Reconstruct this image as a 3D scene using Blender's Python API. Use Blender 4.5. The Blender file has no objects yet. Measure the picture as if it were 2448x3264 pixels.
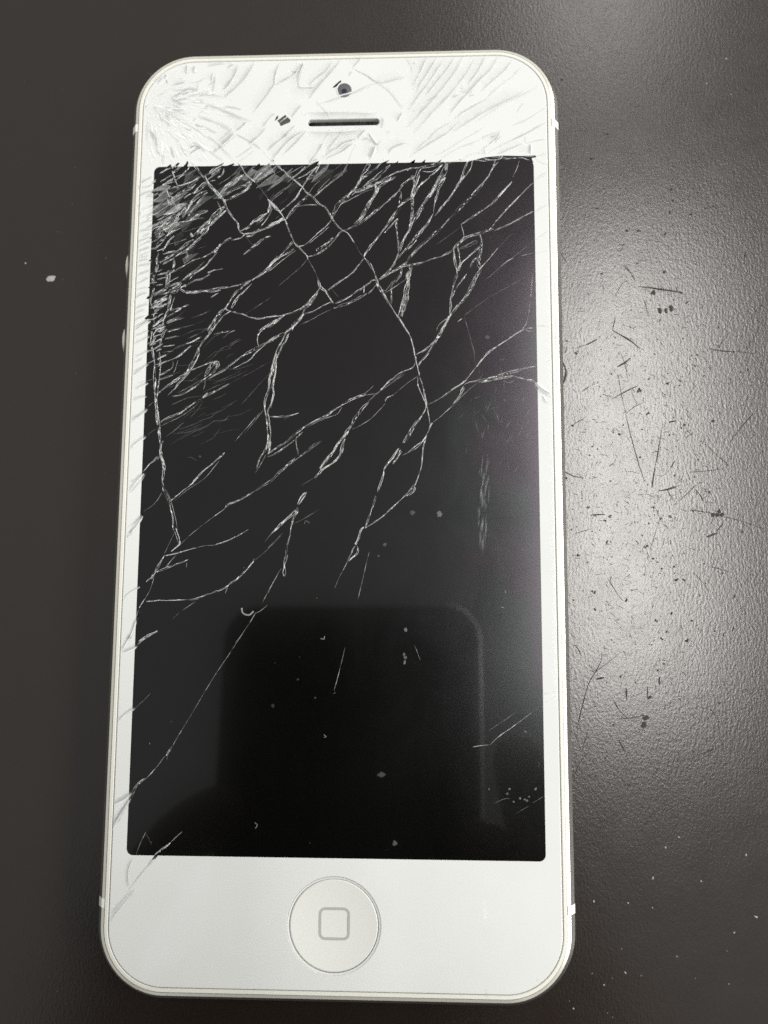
import bpy, math, random
from mathutils import Vector, Matrix
random.seed(7)
R = math.radians
scene = bpy.context.scene
COL = scene.collection
scene.unit_settings.system = 'METRIC'
scene.unit_settings.scale_length = 0.01          # one unit is one centimetre

# ------------------------------------------------------------------ camera
TOP = 0.76                                        # height of the phone's glass above the table
CAM = Vector((1.11101, -1.83449, 11.77979 + TOP))
CROT = Matrix(((0.990525, 0.000819, 0.0436856), (0.0050444, 0.9909762, -0.1339427), (-0.0434011, 0.1340351, 0.9900257)))
cd = bpy.data.cameras.new('camera')
cam = bpy.data.objects.new('camera', cd)
COL.objects.link(cam)
cam.matrix_world = Matrix.Translation(CAM) @ CROT.to_4x4()
FPX = 2960.56
cd.sensor_fit = 'VERTICAL'
cd.sensor_height = 36.0
cd.lens = 36.0 * FPX / 3264.0
cd.clip_start = 0.05
cd.clip_end = 2000
cd.dof.use_dof = True
cd.dof.focus_distance = 11.8
cd.dof.aperture_fstop = 0.22
scene.camera = cam

# ------------------------------------------------------------------ light
w = bpy.data.worlds.new('World')
scene.world = w
w.use_nodes = True
bg = w.node_tree.nodes['Background']
bg.inputs['Color'].default_value = (0.98, 1.0, 0.97, 1)
bg.inputs['Strength'].default_value = 0.50


def panel(x, y, rad, sx=36, sy=104, rz=0, z=200, col=(1.0, 1.0, 0.975)):
    ld = bpy.data.lights.new('ceiling_or_fill_light', 'AREA')
    ld.shape = 'RECTANGLE'
    ld.size, ld.size_y = sx, sy
    ld.energy = rad * math.pi * sx * sy
    ld.color = col
    o = bpy.data.objects.new('ceiling_or_fill_light', ld)
    o.location = (x, y, z)
    o.rotation_euler = (0, 0, R(rz))
    COL.objects.link(o)


panel(45.5, 36, 25, 29)
panel(45.5, 186, 8.5, 29)
for px_, pr_ in ((250, 15.5),):  # fill row added out of view to whiten the chamfer and lower bezel
    for py_ in (-114, 36, 186):
        panel(px_, py_, pr_, 144)
scene.view_settings.view_transform = 'Standard'
scene.view_settings.look = 'None'
scene.view_settings.exposure = 0
scene.view_settings.gamma = 1
scene.render.resolution_x, scene.render.resolution_y = 768, 1024


# ------------------------------------------------------------------ helpers
def onplane(x, y, z=TOP):
    """point of the plane at height z that lies on the ray of photograph pixel (x, y)"""
    d = CROT @ Vector(((x - 1224) / FPX, -(y - 1632) / FPX, -1))
    return CAM + d * ((z - CAM.z) / d.z)


def mesh(name, verts, faces, mats, parent=None, mi=None, uvs=None, dens=None, smooth=False):
    me = bpy.data.meshes.new(name)
    me.from_pydata([tuple(v) for v in verts], [], faces)
    if not isinstance(mats, (list, tuple)):
        mats = [mats]
    for m in mats:
        me.materials.append(m)
    if mi:
        me.polygons.foreach_set('material_index', mi)
    if uvs:
        ul = me.uv_layers.new(name='UVMap')
        for l in me.loops:
            ul.data[l.index].uv = uvs[l.vertex_index]
    if dens:
        at = me.attributes.new('crazing', 'FLOAT', 'POINT')
        at.data.foreach_set('value', dens)
    if smooth:
        me.polygons.foreach_set('use_smooth', [True] * len(me.polygons))
    me.update()
    o = bpy.data.objects.new(name, me)
    COL.objects.link(o)
    if parent:
        o.parent = parent
    return o


def tag(o, label=None, cat=None, group=None, kind=None):
    for k, v in (('label', label), ('category', cat), ('group', group), ('kind', kind)):
        if v:
            o[k] = v
    return o


def rrect(hx, hy, r, z, n=14, cx=0, cy=0):
    pts = []
    for (sx, sy, a0) in ((1, 1, 0), (-1, 1, 90), (-1, -1, 180), (1, -1, 270)):
        for i in range(n + 1):
            a = R(a0 + 90.0 * i / n)
            pts.append((cx + sx * (hx - r) + r * math.cos(a), cy + sy * (hy - r) + r * math.sin(a), z))
    return pts


def loft(name, rings, mat, parent, cap_first=False, cap_last=False, smooth=True, closed=False):
    v, f, n = [], [], len(rings[0])
    for rg in rings:
        v += rg
    K = len(rings)
    for k in range(K if closed else K - 1):
        b, c = k * n, ((k + 1) % K) * n
        for i in range(n):
            j = (i + 1) % n
            f.append((b + i, b + j, c + j, c + i))
    if cap_first:
        f.append(tuple(reversed(range(n))))
    if cap_last:
        f.append(tuple((K - 1) * n + i for i in range(n)))
    o = mesh(name, v, f, mat, parent)
    if smooth:
        for p in o.data.polygons:
            p.use_smooth = len(p.vertices) == 4
        o.data.set_sharp_from_angle(angle=R(28))
    return o


def newmat(name):
    m = bpy.data.materials.new(name)
    m.use_nodes = True
    nt = m.node_tree
    return m, nt, nt.nodes['Principled BSDF']


def nd(nt, typ, **kw):
    n = nt.nodes.new(typ)
    for k, v in kw.items():
        if k.startswith('_'):
            setattr(n, k[1:], v)
        else:
            n.inputs[k].default_value = v
    return n


def lk(nt, a, ao, b, bi):
    nt.links.new(a.outputs[ao], b.inputs[bi])


def ramp(nt, src, so, stops):
    r = nt.nodes.new('ShaderNodeValToRGB')
    el = r.color_ramp.elements
    while len(el) < len(stops):
        el.new(0.5)
    for e, (p, c) in zip(el, stops):
        e.position = p
        e.color = (c, c, c, 1) if not isinstance(c, tuple) else c + (1,)
    lk(nt, src, so, r, 'Fac')
    return r


def objcoord(nt, scale=(1, 1, 1), rot=(0, 0, 0)):
    t = nt.nodes.new('ShaderNodeTexCoord')
    mp = nt.nodes.new('ShaderNodeMapping')
    mp.inputs['Scale'].default_value = scale
    mp.inputs['Rotation'].default_value = rot
    lk(nt, t, 'Object', mp, 'Vector')
    return mp


# ------------------------------------------------------------------ materials
def simple(name, col, rough=0.5, metal=0.0, spec=0.5, coat=0.0, coat_rough=0.02):
    m, nt, b = newmat(name)
    b.inputs['Base Color'].default_value = col + (1,)
    b.inputs['Roughness'].default_value = rough
    b.inputs['Metallic'].default_value = metal
    b.inputs['Specular IOR Level'].default_value = spec
    b.inputs['Coat Weight'].default_value = coat
    b.inputs['Coat Roughness'].default_value = coat_rough
    return m


# table: dark brown embossed laminate
M_table, nt, b = newmat('dark_laminate')
b.inputs['Base Color'].default_value = (0.0125, 0.0085, 0.0066, 1)
b.inputs['IOR'].default_value = 1.575
b.inputs['Specular Tint'].default_value = (1.0, 0.98, 0.96, 1)
c1 = objcoord(nt, (1.0, 0.36, 1.0))
n1 = nd(nt, 'ShaderNodeTexNoise', Scale=30.0, Detail=2.0, Roughness=0.5)
lk(nt, c1, 'Vector', n1, 'Vector')
c2 = objcoord(nt, (1.0, 0.8, 1.0), (0, 0, 0.5))
n2 = nd(nt, 'ShaderNodeTexNoise', Scale=36.0, Detail=2.0, Roughness=0.6)
lk(nt, c2, 'Vector', n2, 'Vector')
mx = nd(nt, 'ShaderNodeMath', _operation='ADD')
lk(nt, n1, 'Fac', mx, 0)
lk(nt, n2, 'Fac', mx, 1)
bp = nd(nt, 'ShaderNodeBump', Strength=0.75, Distance=0.0017)
lk(nt, mx, 'Value', bp, 'Height')
lk(nt, bp, 'Normal', b, 'Normal')
c3 = objcoord(nt)
n3 = nd(nt, 'ShaderNodeTexNoise', Scale=2.2, Detail=5.0, Roughness=0.65)
lk(nt, c3, 'Vector', n3, 'Vector')
rr = ramp(nt, n3, 'Fac', [(0.3, 0.205), (0.7, 0.235)])
lk(nt, rr, 'Color', b, 'Roughness')

# white painted glass of the bezel: white under clear glass
M_white, nt, b = newmat('white_bezel_glass')
c1 = objcoord(nt)
n1 = nd(nt, 'ShaderNodeTexNoise', Scale=1.3, Detail=3.0)
lk(nt, c1, 'Vector', n1, 'Vector')
r1 = ramp(nt, n1, 'Fac', [(0.3, (0.545, 0.547, 0.528)), (0.7, (0.56, 0.562, 0.546))])
lk(nt, r1, 'Color', b, 'Base Color')
b.inputs['Roughness'].default_value = 0.6
b.inputs['Specular IOR Level'].default_value = 0.1
b.inputs['Coat Weight'].default_value = 1.0
b.inputs['Coat Roughness'].default_value = 0.03
b.inputs['Coat IOR'].default_value = 1.3

# display: black under clear, smudged glass
M_black, nt, b = newmat('black_display_glass')
b.inputs['Base Color'].default_value = (0.0016, 0.0016, 0.0013, 1)
c1 = objcoord(nt, (1, 0.7, 1))
n1 = nd(nt, 'ShaderNodeTexNoise', Scale=1.1, Detail=5.0, Roughness=0.65, Distortion=0.6)
lk(nt, c1, 'Vector', n1, 'Vector')
r1 = ramp(nt, n1, 'Fac', [(0.3, 0.15), (0.72, 0.185)])
lk(nt, r1, 'Color', b, 'Roughness')
b.inputs['Specular IOR Level'].default_value = 0.31
n2 = nd(nt, 'ShaderNodeTexNoise', Scale=0.55, Detail=2.0)
lk(nt, c1, 'Vector', n2, 'Vector')
sy = nt.nodes.new('ShaderNodeSeparateXYZ')
lk(nt, c1, 'Vector', sy, 'Vector')
ma = nd(nt, 'ShaderNodeMath', _operation='MULTIPLY_ADD')
ma.inputs[1].default_value = 0.11
lk(nt, sy, 'Y', ma, 0)
lk(nt, n2, 'Fac', ma, 2)
r2 = ramp(nt, ma, 'Value', [(0.40, (0.95, 0.96, 1.0)), (0.50, (0.94, 1.0, 1.0)), (0.60, (1.0, 0.86, 0.99)), (0.8, (1.0, 0.83, 0.97))])
lk(nt, r2, 'Color', b, 'Specular Tint')
b.inputs['Coat Weight'].default_value = 1.0
b.inputs['Coat IOR'].default_value = 1.28
b.inputs['Coat Roughness'].default_value = 0.015

M_blackmatte = simple('matte_black', (0.006, 0.006, 0.006), 0.7, spec=0.2)
M_gasket = simple('cream_gasket', (0.58, 0.565, 0.51), 0.45)
M_seam = simple('seam_grime', (0.28, 0.275, 0.24), 0.8, spec=0.2)

# polished and blasted aluminium
M_chamfer, nt, b = newmat('polished_aluminium')
b.inputs['Metallic'].default_value = 0.45
b.inputs['Base Color'].default_value = (0.90, 0.88, 0.80, 1)
c1 = objcoord(nt)
n1 = nd(nt, 'ShaderNodeTexNoise', Scale=9.0, Detail=6.0, Roughness=0.7)
lk(nt, c1, 'Vector', n1, 'Vector')
r1 = ramp(nt, n1, 'Fac', [(0.27, (0.30, 0.27, 0.2)), (0.34, (0.62, 0.60, 0.53))])
lk(nt, r1, 'Color', b, 'Base Color')
b.inputs['Roughness'].default_value = 0.22
M_band = simple('blasted_aluminium', (0.46, 0.445, 0.41), 0.36, metal=1.0)
M_mark = simple('white_antenna_plastic', (0.78, 0.77, 0.73), 0.5)
M_button = simple('white_button_glass', (0.565, 0.562, 0.53), 0.45, spec=0.4)
M_bevel = simple('white_bevel', (0.552, 0.554, 0.537), 0.6, spec=.2)
M_icon = simple('grey_button_print', (0.33, 0.327, 0.31), 0.5)
M_mesh = simple('earpiece_mesh', (0.004, 0.004, 0.0035), 0.8, spec=.1)
M_sensor = simple('sensor_window', (0.035, 0.035, 0.032), 0.4, coat=.6)
M_lensring = simple('camera_surround', (0.055, 0.055, 0.055), 0.5, coat=1.0)
M_lens = simple('camera_lens_glass', (0.004, 0.005, 0.03), 0.15, coat=1.0)
M_grime = simple('dark_grime', (0.048, 0.046, 0.043), 1.0, spec=0.0)
M_dust = simple('pale_dust', (0.26, 0.26, 0.255), 0.9)
M_dustdim = simple('grey_dust', (0.10, 0.097, 0.095), 0.9)


def fracture(name, col, rough, lo, hi, spec=0.5):
    """clear glass broken into fibres: as opaque as the fractures are dense"""
    m, nt, b = newmat(name)
    b.inputs['Base Color'].default_value = col + (1,)
    b.inputs['Roughness'].default_value = rough
    b.inputs['Specular IOR Level'].default_value = spec
    uv = nt.nodes.new('ShaderNodeUVMap')
    mp = nt.nodes.new('ShaderNodeMapping')
    mp.inputs['Scale'].default_value = (9.0, 60.0, 1.0)
    lk(nt, uv, 'UV', mp, 'Vector')
    n = nd(nt, 'ShaderNodeTexNoise', Scale=1.0, Detail=4.0, Roughness=0.65, Distortion=0.4)
    lk(nt, mp, 'Vector', n, 'Vector')
    r = ramp(nt, n, 'Fac', [(0.36, lo), (0.66, hi)])
    at = nt.nodes.new('ShaderNodeAttribute')
    at.attribute_name = 'crazing'
    mu = nd(nt, 'ShaderNodeMath', _operation='MULTIPLY', _use_clamp=True)
    lk(nt, r, 'Color', mu, 0)
    lk(nt, at, 'Fac', mu, 1)
    lk(nt, mu, 'Value', b, 'Alpha')
    return m


M_fib = fracture('fractured_glass', (0.80, 0.815, 0.79), 0.25, 0.45, 1.15)
M_fill = fracture('crazed_glass', (0.66, 0.68, 0.65), 0.35, 0.35, 1.3)
M_fibw = fracture('fractured_white_glass_and_highlight', (0.765, 0.765, 0.755), 0.3, 1.0, 1.0)  # also paints the lit side of bezel cracks
M_fillw = fracture('crazed_white_glass_and_shade', (0.365, 0.38, 0.37), 0.4, 0.95, 1.0)  # darker grey, also paints the shaded side of bezel cracks
# ------------------------------------------------------------------ cracks, traced from the photograph as pixel polylines
CROP = {'A': (400, 130, .36166), 'B': (900, 130, .30139), 'C': (1300, 130, .30139), 'D': (380, 560, .30139), 'E': (850, 560, .30139),
        'F': (1300, 560, .30139), 'G': (380, 1000, .30139), 'H': (850, 1000, .30139), 'I': (1300, 1000, .30139), 'J': (340, 1450, .36166),
        'K': (850, 1400, .30139), 'L': (1300, 1450, .33153), 'M': (300, 2000, .36166), 'N': (1300, 2000, .36166), 'O': (280, 2650, .36166),
        'P': (850, 2650, .30139), 'Q': (1300, 2650, .36166), 'S': (470, 500, .15069), 'T': (460, 740, .12055), 'U': (460, 900, .12055),
        'V': (650, 500, .15069), 'W': (650, 1850, .66305), 'X': (440, 180, .18083),
        'r': (1750, 700, .42074), 's': (1750, 1500, .42074), 't': (1750, 2364, .42074), 'u': (1750, 0, .42074), 'v': (0, 0, .72347)}
# crop, width in pixels, density; points
CRACKS = '''
A 7 .9;530,1020 560,1060 620,1130 655,1180 700,1230 760,1300 800,1360
D 7 .9;890,0 930,90 1010,170 1060,230 1090,270 1110,330 1150,400 1190,450 1240,510 1255,580 1300,620
D 2 .25;1300,620 1340,670 1400,740
A 6 .8;1190,960 1270,1050 1330,1100 1430,1190 1540,1280
E 6 .7;190,0 280,40 360,110 400,170 480,230 540,300 620,340 670,430 700,480 760,550 810,590 850,610 920,710
E 2 .35;850,610 920,710 980,810 1020,860
E 8 .9;1020,860 1080,930 1130,1010 1160,1110 1180,1170 1240,1260 1310,1380
E 5 .7;1310,1380 1390,1500 1450,1590 1490,1659
H 4 .7;1390,30 1450,120 1520,250 1550,350 1570,450
H 7 .8;1570,450 1600,570 1620,660
I 4 .65;125,660 160,770 185,880 205,970 215,1030 230,1110 240,1180
I 4 .6;105,670 110,770 160,880 190,950 190,1010 130,1110 40,1230
V 4 .8;680,110 760,200 830,330 900,410 1000,490 1060,540
V 2 .35;1060,540 1160,660 1260,790 1350,900
V 7 .8;1350,900 1400,960 1560,1140 1640,1240
E 5 .8;0,250 60,310 130,380 180,460 210,530 240,600 280,710
E 6 .7;280,710 340,770 410,840 430,890
E 2 .45;430,890 490,990 540,1100
E 8 .8;540,1100 560,1180 620,1230 660,1290 700,1350
E 3 .4;280,250 340,170 430,40 480,0
E 4 .6;140,380 230,300 300,240 340,180
E 2 .4;20,260 130,170 210,120
E 2 .4;200,130 240,90 270,60
E 11 .6;200,450 240,400 300,330 360,270 430,210
E 3 .45;300,330 420,310 530,310
E 9 .9;190,460 100,490 10,530
E 4 .5;330,750 400,730 520,620 620,540 680,470
E 3 .45;440,720 560,620 650,540
E 14 .6;680,460 710,390 770,290 850,220 920,170 1000,150 1100,90 1210,0
E 13 .8;860,200 920,150 960,90 1000,30 1060,0
E 3 .5;790,300 900,240 1040,170 1130,140
E 14 .75;920,510 990,460 1040,370 1100,270 1150,190 1200,110 1290,50 1370,10
E 7 .6;1150,190 1150,90 1230,70 1310,50
E 8 .6;820,580 920,540 1030,470 1140,380 1240,300 1330,230 1400,160 1450,90 1540,10
E 5 .5;430,860 520,830 620,770 700,690 780,600 820,580
E 9 .7;520,790 600,740 700,660
E 9 .7;1020,860 1060,800 1130,710 1200,610 1260,540 1330,440 1400,330 1420,200 1400,160
E 5 .4;1250,600 1360,480 1390,460
E 7 .6;1400,330 1480,260 1540,230 1600,130 1659,60
E 10 .65;1540,0 1560,100 1540,220 1545,350 1530,480 1500,590 1440,700 1400,790 1360,900 1290,1010 1210,1090 1160,1120
E 9 .9;1500,590 1440,700
E 6 .6;1390,460 1370,500 1380,620 1395,720 1390,800
E 8 .7;1620,0 1580,110 1540,230
E 6 .6;1659,330 1600,420 1540,500
E 13 .45;1659,560 1580,650 1500,740 1420,830 1340,920
E 10 .4;1659,720 1560,820 1470,920 1380,980 1290,1040 1200,1090
E 6 .5;1659,915 1540,940 1430,960 1350,1010 1250,1060
E 18 .8;1500,960 1520,1000 1490,1060 1500,1160 1480,1270 1460,1370 1420,1490
E 5 .6;1540,960 1510,1080 1460,1180 1450,1290 1410,1420 1390,1490
E 9 .55;1440,960 1420,1040 1380,1090 1330,1150 1320,1240 1320,1340 1310,1380
E 3 .5;1480,1090 1380,1160 1250,1240
E 3 .4;1330,1110 1250,1220 1180,1150
E 4 .55;640,1210 760,1130 880,1050 970,950 1020,880
E 7 .6;720,1350 840,1300 940,1230 1020,1180 1110,1110 1160,1110
E 4 .5;1030,1170 1020,1240
E 4 .5;1150,1160 1110,1210 1070,1250
E 13 .3;700,1400 860,1350 960,1300 1060,1240
E 6 .6;560,1190 520,1240 440,1330 380,1390 290,1440 190,1470 100,1490 0,1500
E 9 .55;540,1230 470,1340 400,1400 370,1460 330,1530 280,1590 200,1659
E 5 .55;690,1330 600,1370 480,1440 380,1470 290,1560 260,1640
E 2 .4;680,1410 560,1470 430,1540 330,1580
E 5 .6;190,1470 130,1510 60,1570 0,1610
E 9 .6;280,780 200,830 100,880 30,950 0,980
E 7 .6;270,700 180,800 70,910
E 3 .5;300,790 160,890 0,1020
E 2 .28;420,880 350,970 240,1060 110,1170
E 2 .35;690,1210 760,1290
E 2 .2;500,220 650,100 760,20
E 3 .25;1040,470 1140,360 1110,340
F 9 .6;0,610 40,490 100,400 170,300 240,200 290,120 340,30 360,0
F 17 .7;215,220 290,120 345,0
F 6 .5;290,290 320,190 330,140 400,20
F 7 .6;0,780 80,690 120,610 200,520 270,400
F 3 .35;270,400 280,330 295,260
F 5 .6;280,430 370,320 430,260 500,150 560,50 610,0
F 9 .55;510,130 560,50 600,0
F 10 .35;0,880 100,770 200,690 330,580 450,450 570,330 650,250 750,150 830,50 870,0
F 6 .5;570,520 660,460 780,380 880,310 960,230 1040,140 1110,70
F 4 .85;960,230 1040,140 1090,90
F 3 .6;570,520 590,600 600,670
F 2 .18;560,550 430,640 300,730
F 4 .45;870,570 970,450 1080,330 1200,210 1310,100 1340,80
F 5 .55;920,580 1040,530 1150,480 1240,430 1340,380
F 10 .55;480,780 540,720 620,660 700,630 770,610 850,580 920,560
F 9 .4;550,770 640,740 740,690
F 8 .35;0,950 130,930 240,890 360,850 480,790
F 9 .6;490,750 490,830 510,940 530,1010 510,1090 480,1200 460,1310 450,1430 440,1490
F 6 .6;530,740 550,850 555,930 540,1010
F 10 .75;540,1010 560,940 620,880 700,810 770,750
F 11 .65;770,620 790,700 770,830 750,930 770,990 730,1060 690,1160 640,1250 570,1340 500,1420 440,1500
F 4 .5;770,990 830,920 960,770
F 2 .25;960,770 1040,690 1110,610
F 6 .4;740,870 700,900 670,970
F 4 .45;620,1050 560,1130 520,1180 470,1290
F 6 .7;440,1500 400,1580 350,1640
F 3 .5;310,1640 330,1580 440,1490
F 3 .6;990,960 1070,900 1130,870
F 2 .5;1210,850 1280,830 1340,820
F 2 .2;820,1110 950,1000 1180,820 1340,690
F 2 .3;600,1480 720,1390 860,1290
F 2 .15;860,1290 1100,1160 1300,1050
F 5 .8;530,1550 580,1510
I 2 .25;600,30 640,160 680,310 710,430 720,540
F 4 .25;1330,1040 1310,1300 1280,1500 1240,1600 1190,1659
I 8 .7;430,30 400,110 330,220 260,310 180,380 90,430
I 9 .6;460,10 370,170 300,290 240,380 170,470 110,550
I 4 .6;210,960 300,920 400,860 500,790 590,730 660,650 730,560
I 5 .6;730,560 820,450 920,370 1040,290 1140,220 1240,165
I 4 .5;1240,165 1290,155 1350,150
I 3 .45;1240,165 1290,185 1340,180
I 3 .6;270,1150 380,1060 490,960
I 8 .75;490,960 550,880 600,770
I 5 .65;600,750 640,730 730,710 830,690 950,660
I 2 .4;490,960 600,850 740,730
I 8 .6;750,730 880,700 1000,680 1130,660
I 5 .7;1130,660 1240,690 1340,720 1390,790
I 13 .6;960,660 1060,635 1150,605 1250,580 1360,560
I 3 .5;1020,700 1070,730 1140,705
I 8 .65;260,1150 240,1190 200,1290 160,1350
I 4 .55;160,1350 80,1400 0,1470
I 4 .5;200,1290 170,1400 160,1480
I 3 .35;160,1480 150,1600 130,1659
H 8 .55;0,1490 90,1420 200,1350 310,1260 400,1190
H 7 .6;400,1190 520,1130 620,1080 720,1010 790,970
H 8 .85;790,970 870,920 960,880 1050,850
H 3 .55;1050,860 1170,840 1200,810
H 7 .65;1200,810 1280,730 1370,670 1450,610
H 4 .7;1450,610 1530,580 1560,550 1570,520
H 3 .4;400,1210 520,1150 640,1100 740,1060 790,990
H 3 .4;940,880 1050,830 1130,760
H 4 .5;0,1510 60,1490 160,1430 280,1340 370,1250
H 10 .7;560,1640 620,1560 700,1450 780,1330 830,1270 890,1180
H 12 1.0;795,1320 830,1280 860,1240
H 9 .6;890,1180 950,1080 1010,1000 1070,940
H 7 .3;1070,940 1160,850 1280,760 1450,640
H 6 .6;600,1640 720,1560 770,1480 790,1390 830,1310
H 3 .5;900,1220 990,1180 1100,1110 1190,1020 1250,950
H 7 .6;1250,930 1270,890 1340,860
H 2 .25;1340,860 1480,740 1590,660
H 3 .5;1530,710 1600,660
H 9 .65;1240,1650 1290,1560 1360,1480 1400,1420
H 11 .55;1440,1370 1500,1290 1560,1190 1640,1080
H 7 .8;1330,1590 1390,1510 1415,1440
H 3 .45;1430,1500 1510,1460 1600,1410 1659,1340
H 5 .55;30,1000 40,940 60,850 65,730 80,600 100,460
H 9 .6;100,460 140,370 190,290 230,190 290,80
H 6 .8;320,90 345,60 380,0
H 4 .55;0,820 20,660 50,540 90,400 150,290 210,170
H 7 .6;0,1280 20,1330 20,1420 0,1470
H 4 .5;10,1090 100,1090 230,1080 330,1055
H 2 .4;170,1120 240,1080
H 5 .25;300,1310 310,1420 320,1500
H 9 .35;160,1640 250,1580 370,1490 470,1410 580,1340
H 10 .5;0,300 80,250 200,190 290,100
G 9 .75;320,350 340,480 350,560 350,700 360,860
G 11 .9;365,840 370,1000 375,1150 385,1180
G 6 .6;385,1200 400,1300 415,1400 410,1480 440,1560 450,1659
G 5 .5;400,380 410,560 400,700 380,850 385,1000 405,1170 420,1330
G 6 .6;440,1340 415,1410 430,1500 455,1600
G 14 .9;930,220 960,150 1010,60 1060,0
G 11 .65;370,860 430,810 520,750 600,690 690,620 740,540 800,450 830,360
G 6 .8;830,350 880,280 930,220
G 6 .5;500,860 560,800 620,720 700,640 770,540 830,420
G 4 .5;740,600 850,560 950,520 1020,510
G 13 .5;890,660 950,560 1010,520 1030,550 970,630 930,660
G 2 .4;890,660 885,760 870,800
G 10 .5;930,690 1060,610 1180,530 1280,460 1400,390 1500,330 1659,260
G 5 .5;1190,580 1350,500 1440,410 1560,300 1659,230
G 5 .4;540,880 650,850 760,790 870,700 930,660
G 2 .3;590,840 750,760 860,690
G 6 .55;390,1170 480,1110 560,1080 630,1050 700,1000 790,930
G 3 .45;420,1190 520,1140 620,1090 700,1040 820,950
G 6 .45;860,890 920,850 980,830 1150,740
G 8 .7;865,890 920,840
G 2 .15;1150,740 1280,670 1400,610 1590,500
G 2 .25;870,930 800,1030 730,1100
G 2 .5;1210,1350 1340,1200 1470,1050
G 2 .3;1310,1270 1400,1160 1520,1010
G 2 .2;1280,960 1420,800 1590,620
G 8 .65;1659,430 1620,560 1590,680 1570,800 1540,890 1530,960 1540,1090
G 9 .6;1540,1090 1550,1200 1560,1310 1550,1400 1510,1480
G 4 .5;1650,400 1640,600 1610,760 1620,850 1590,960 1560,1040 1580,1150 1590,1290 1570,1400 1580,1470
G 4 .4;1510,1480 1470,1540 1440,1640
G 4 .6;1460,350 1450,260 1480,190 1570,120 1659,70
G 3 .6;1460,170 1500,190
G 4 .5;980,220 1100,195 1210,180
G 4 .8;690,320 770,290 850,240
G 5 .55;370,540 470,510 570,470 650,420 740,340
G 4 .4;550,500 540,570 470,620 400,650
G 3 .4;600,490 570,590 550,620
G 3 .35;440,350 550,335
G 3 .4;460,270 630,235
G 3 .4;480,195 630,160
G 3 .4;480,100 670,40
G 2 .35;430,410 560,395
G 4 .5;400,700 550,650
G 3 .4;270,712 345,690
G 3 .35;280,985 340,930
G 2 .3;280,1280 365,1215
G 5 .45;1090,1480 980,1580 870,1659
G 3 .4;380,1500 300,1590 240,1659
G 3 .2;700,1520 740,1520 800,1555
G 2 .15;1000,160 800,170 640,240
G 2 .15;900,60 760,120 600,160
G 2 .14;1000,90 860,190 700,260
J 10 .75;455,0 485,80 485,160 475,240
J 6 .65;475,240 490,310 530,410 550,490 570,570 570,640 580,660
J 3 .5;500,300 545,400 575,500 600,600 605,660
J 4 .55;600,660 630,770 610,800 550,850
J 3 .4;580,670 610,760 620,790
J 3 .35;580,680 530,790 490,870
J 9 .65;370,1090 410,1030 450,960 490,880
J 4 .5;330,1120 380,1080
J 4 .5;500,890 590,870 660,850 770,820
J 2 .4;770,820 850,800 940,795
J 4 .5;940,795 1060,750 1240,660
J 3 .5;600,880 550,930 500,990
J 6 .55;430,1030 520,990 610,960 700,920
J 4 .3;690,950 690,990
J 2 .4;550,850 630,790 740,690 840,610
J 3 .5;840,610 950,530 1030,470
J 7 .5;1030,470 1060,440 1150,400 1260,340
J 7 .45;1260,340 1370,270 1440,230 1500,170 1590,90 1659,20
J 4 .55;540,410 640,330 740,250
J 6 .8;740,250 810,170 880,110 990,10
J 2 .45;560,420 680,320 830,220 900,150 980,50
J 5 .5;300,150 360,80 420,40 450,10
J 3 .4;470,330 400,430 310,500
J 2 .45;400,1070 370,1170 320,1270
J 7 .7;320,1270 300,1300 270,1350
J 4 .5;330,1290 420,1285 560,1280 720,1275
J 6 .5;720,1275 790,1265 880,1230 980,1190 1060,1150
J 5 .7;1060,1150 1140,1090 1210,1020 1280,940
J 2 .35;1280,940 1390,850 1530,710
J 2 .4;770,1290 710,1330 650,1370
J 1.6 .25;620,1390 560,1450
J 2 .4;1060,1150 1030,1220
J 2 .35;1290,910 1260,980
J 5 .8;262,1640 330,1600 430,1550
J 7 .65;1659,480 1590,550 1520,620 1450,690
J 2 .35;1450,690 1420,720 1380,770
J 3 .35;1300,160 1360,60 1390,0
K 8 .7;820,0 790,120 760,180 680,260 590,320 540,370 500,410
K 6 .65;780,10 700,120 600,240 560,320
K 2 .25;500,410 440,440 360,490
K 4 .65;415,560 380,620 330,690
K 4 .5;415,560 360,600 315,690
K 8 .7;310,720 320,750 290,800 270,850
K 5 .6;270,830 250,930 240,1010
K 7 .4;240,1010 210,1110 190,1220
K 10 .7;200,1220 180,1300 175,1360 180,1450
K 7 .65;310,750 220,830 140,890
K 6 .7;140,880 90,940 60,970
K 2 .45;60,970 0,1040
K 2 .3;160,990 80,1070 0,1150
K 3 .25;280,890 400,830 540,750
K 7 .7;1390,100 1330,200 1270,270 1230,330
K 4 .45;1340,240 1400,170 1430,130
K 7 .6;1240,340 1210,450 1170,560
K 7 .45;1150,600 1140,650 1110,740 1070,850 1040,930
K 7 .75;1020,930 990,970 970,1050 935,1120
K 5 .65;930,1130 880,1230 855,1285
K 3 .5;855,1285 800,1390
K 2 .4;800,1390 760,1460 710,1580
K 5 .65;950,1130 955,1200 860,1285
K 5 .6;1040,940 1180,850 1290,760 1400,660
K 7 .55;1400,660 1500,560 1570,480
K 5 .45;1570,480 1600,400 1640,290 1655,100
K 5 .9;1570,500 1565,540 1480,600
K 2.2 .4;1080,1190 1030,1400 960,1690
K 2.2 .45;130,1380 60,1510 0,1630
N 2.4 .5;580,1055 650,1042 730,1035
N 3 .6;730,1035 800,970 940,870 1100,750
N 2 .2;1100,750 1190,685
N 1.5 .2;720,910 840,830 970,740
N 2 .35;760,1555 840,1515 910,1505
N 1.8 .3;960,1640 1080,1570
N 2 .4;1110,1545 1205,1490
N 1.5 .2;630,1620 665,1605
N 2 .25;1170,1180 1160,1230
W 2.2 .45;675,320 650,430 624,525
W 2 .25;615,545 628,540 622,528
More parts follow.
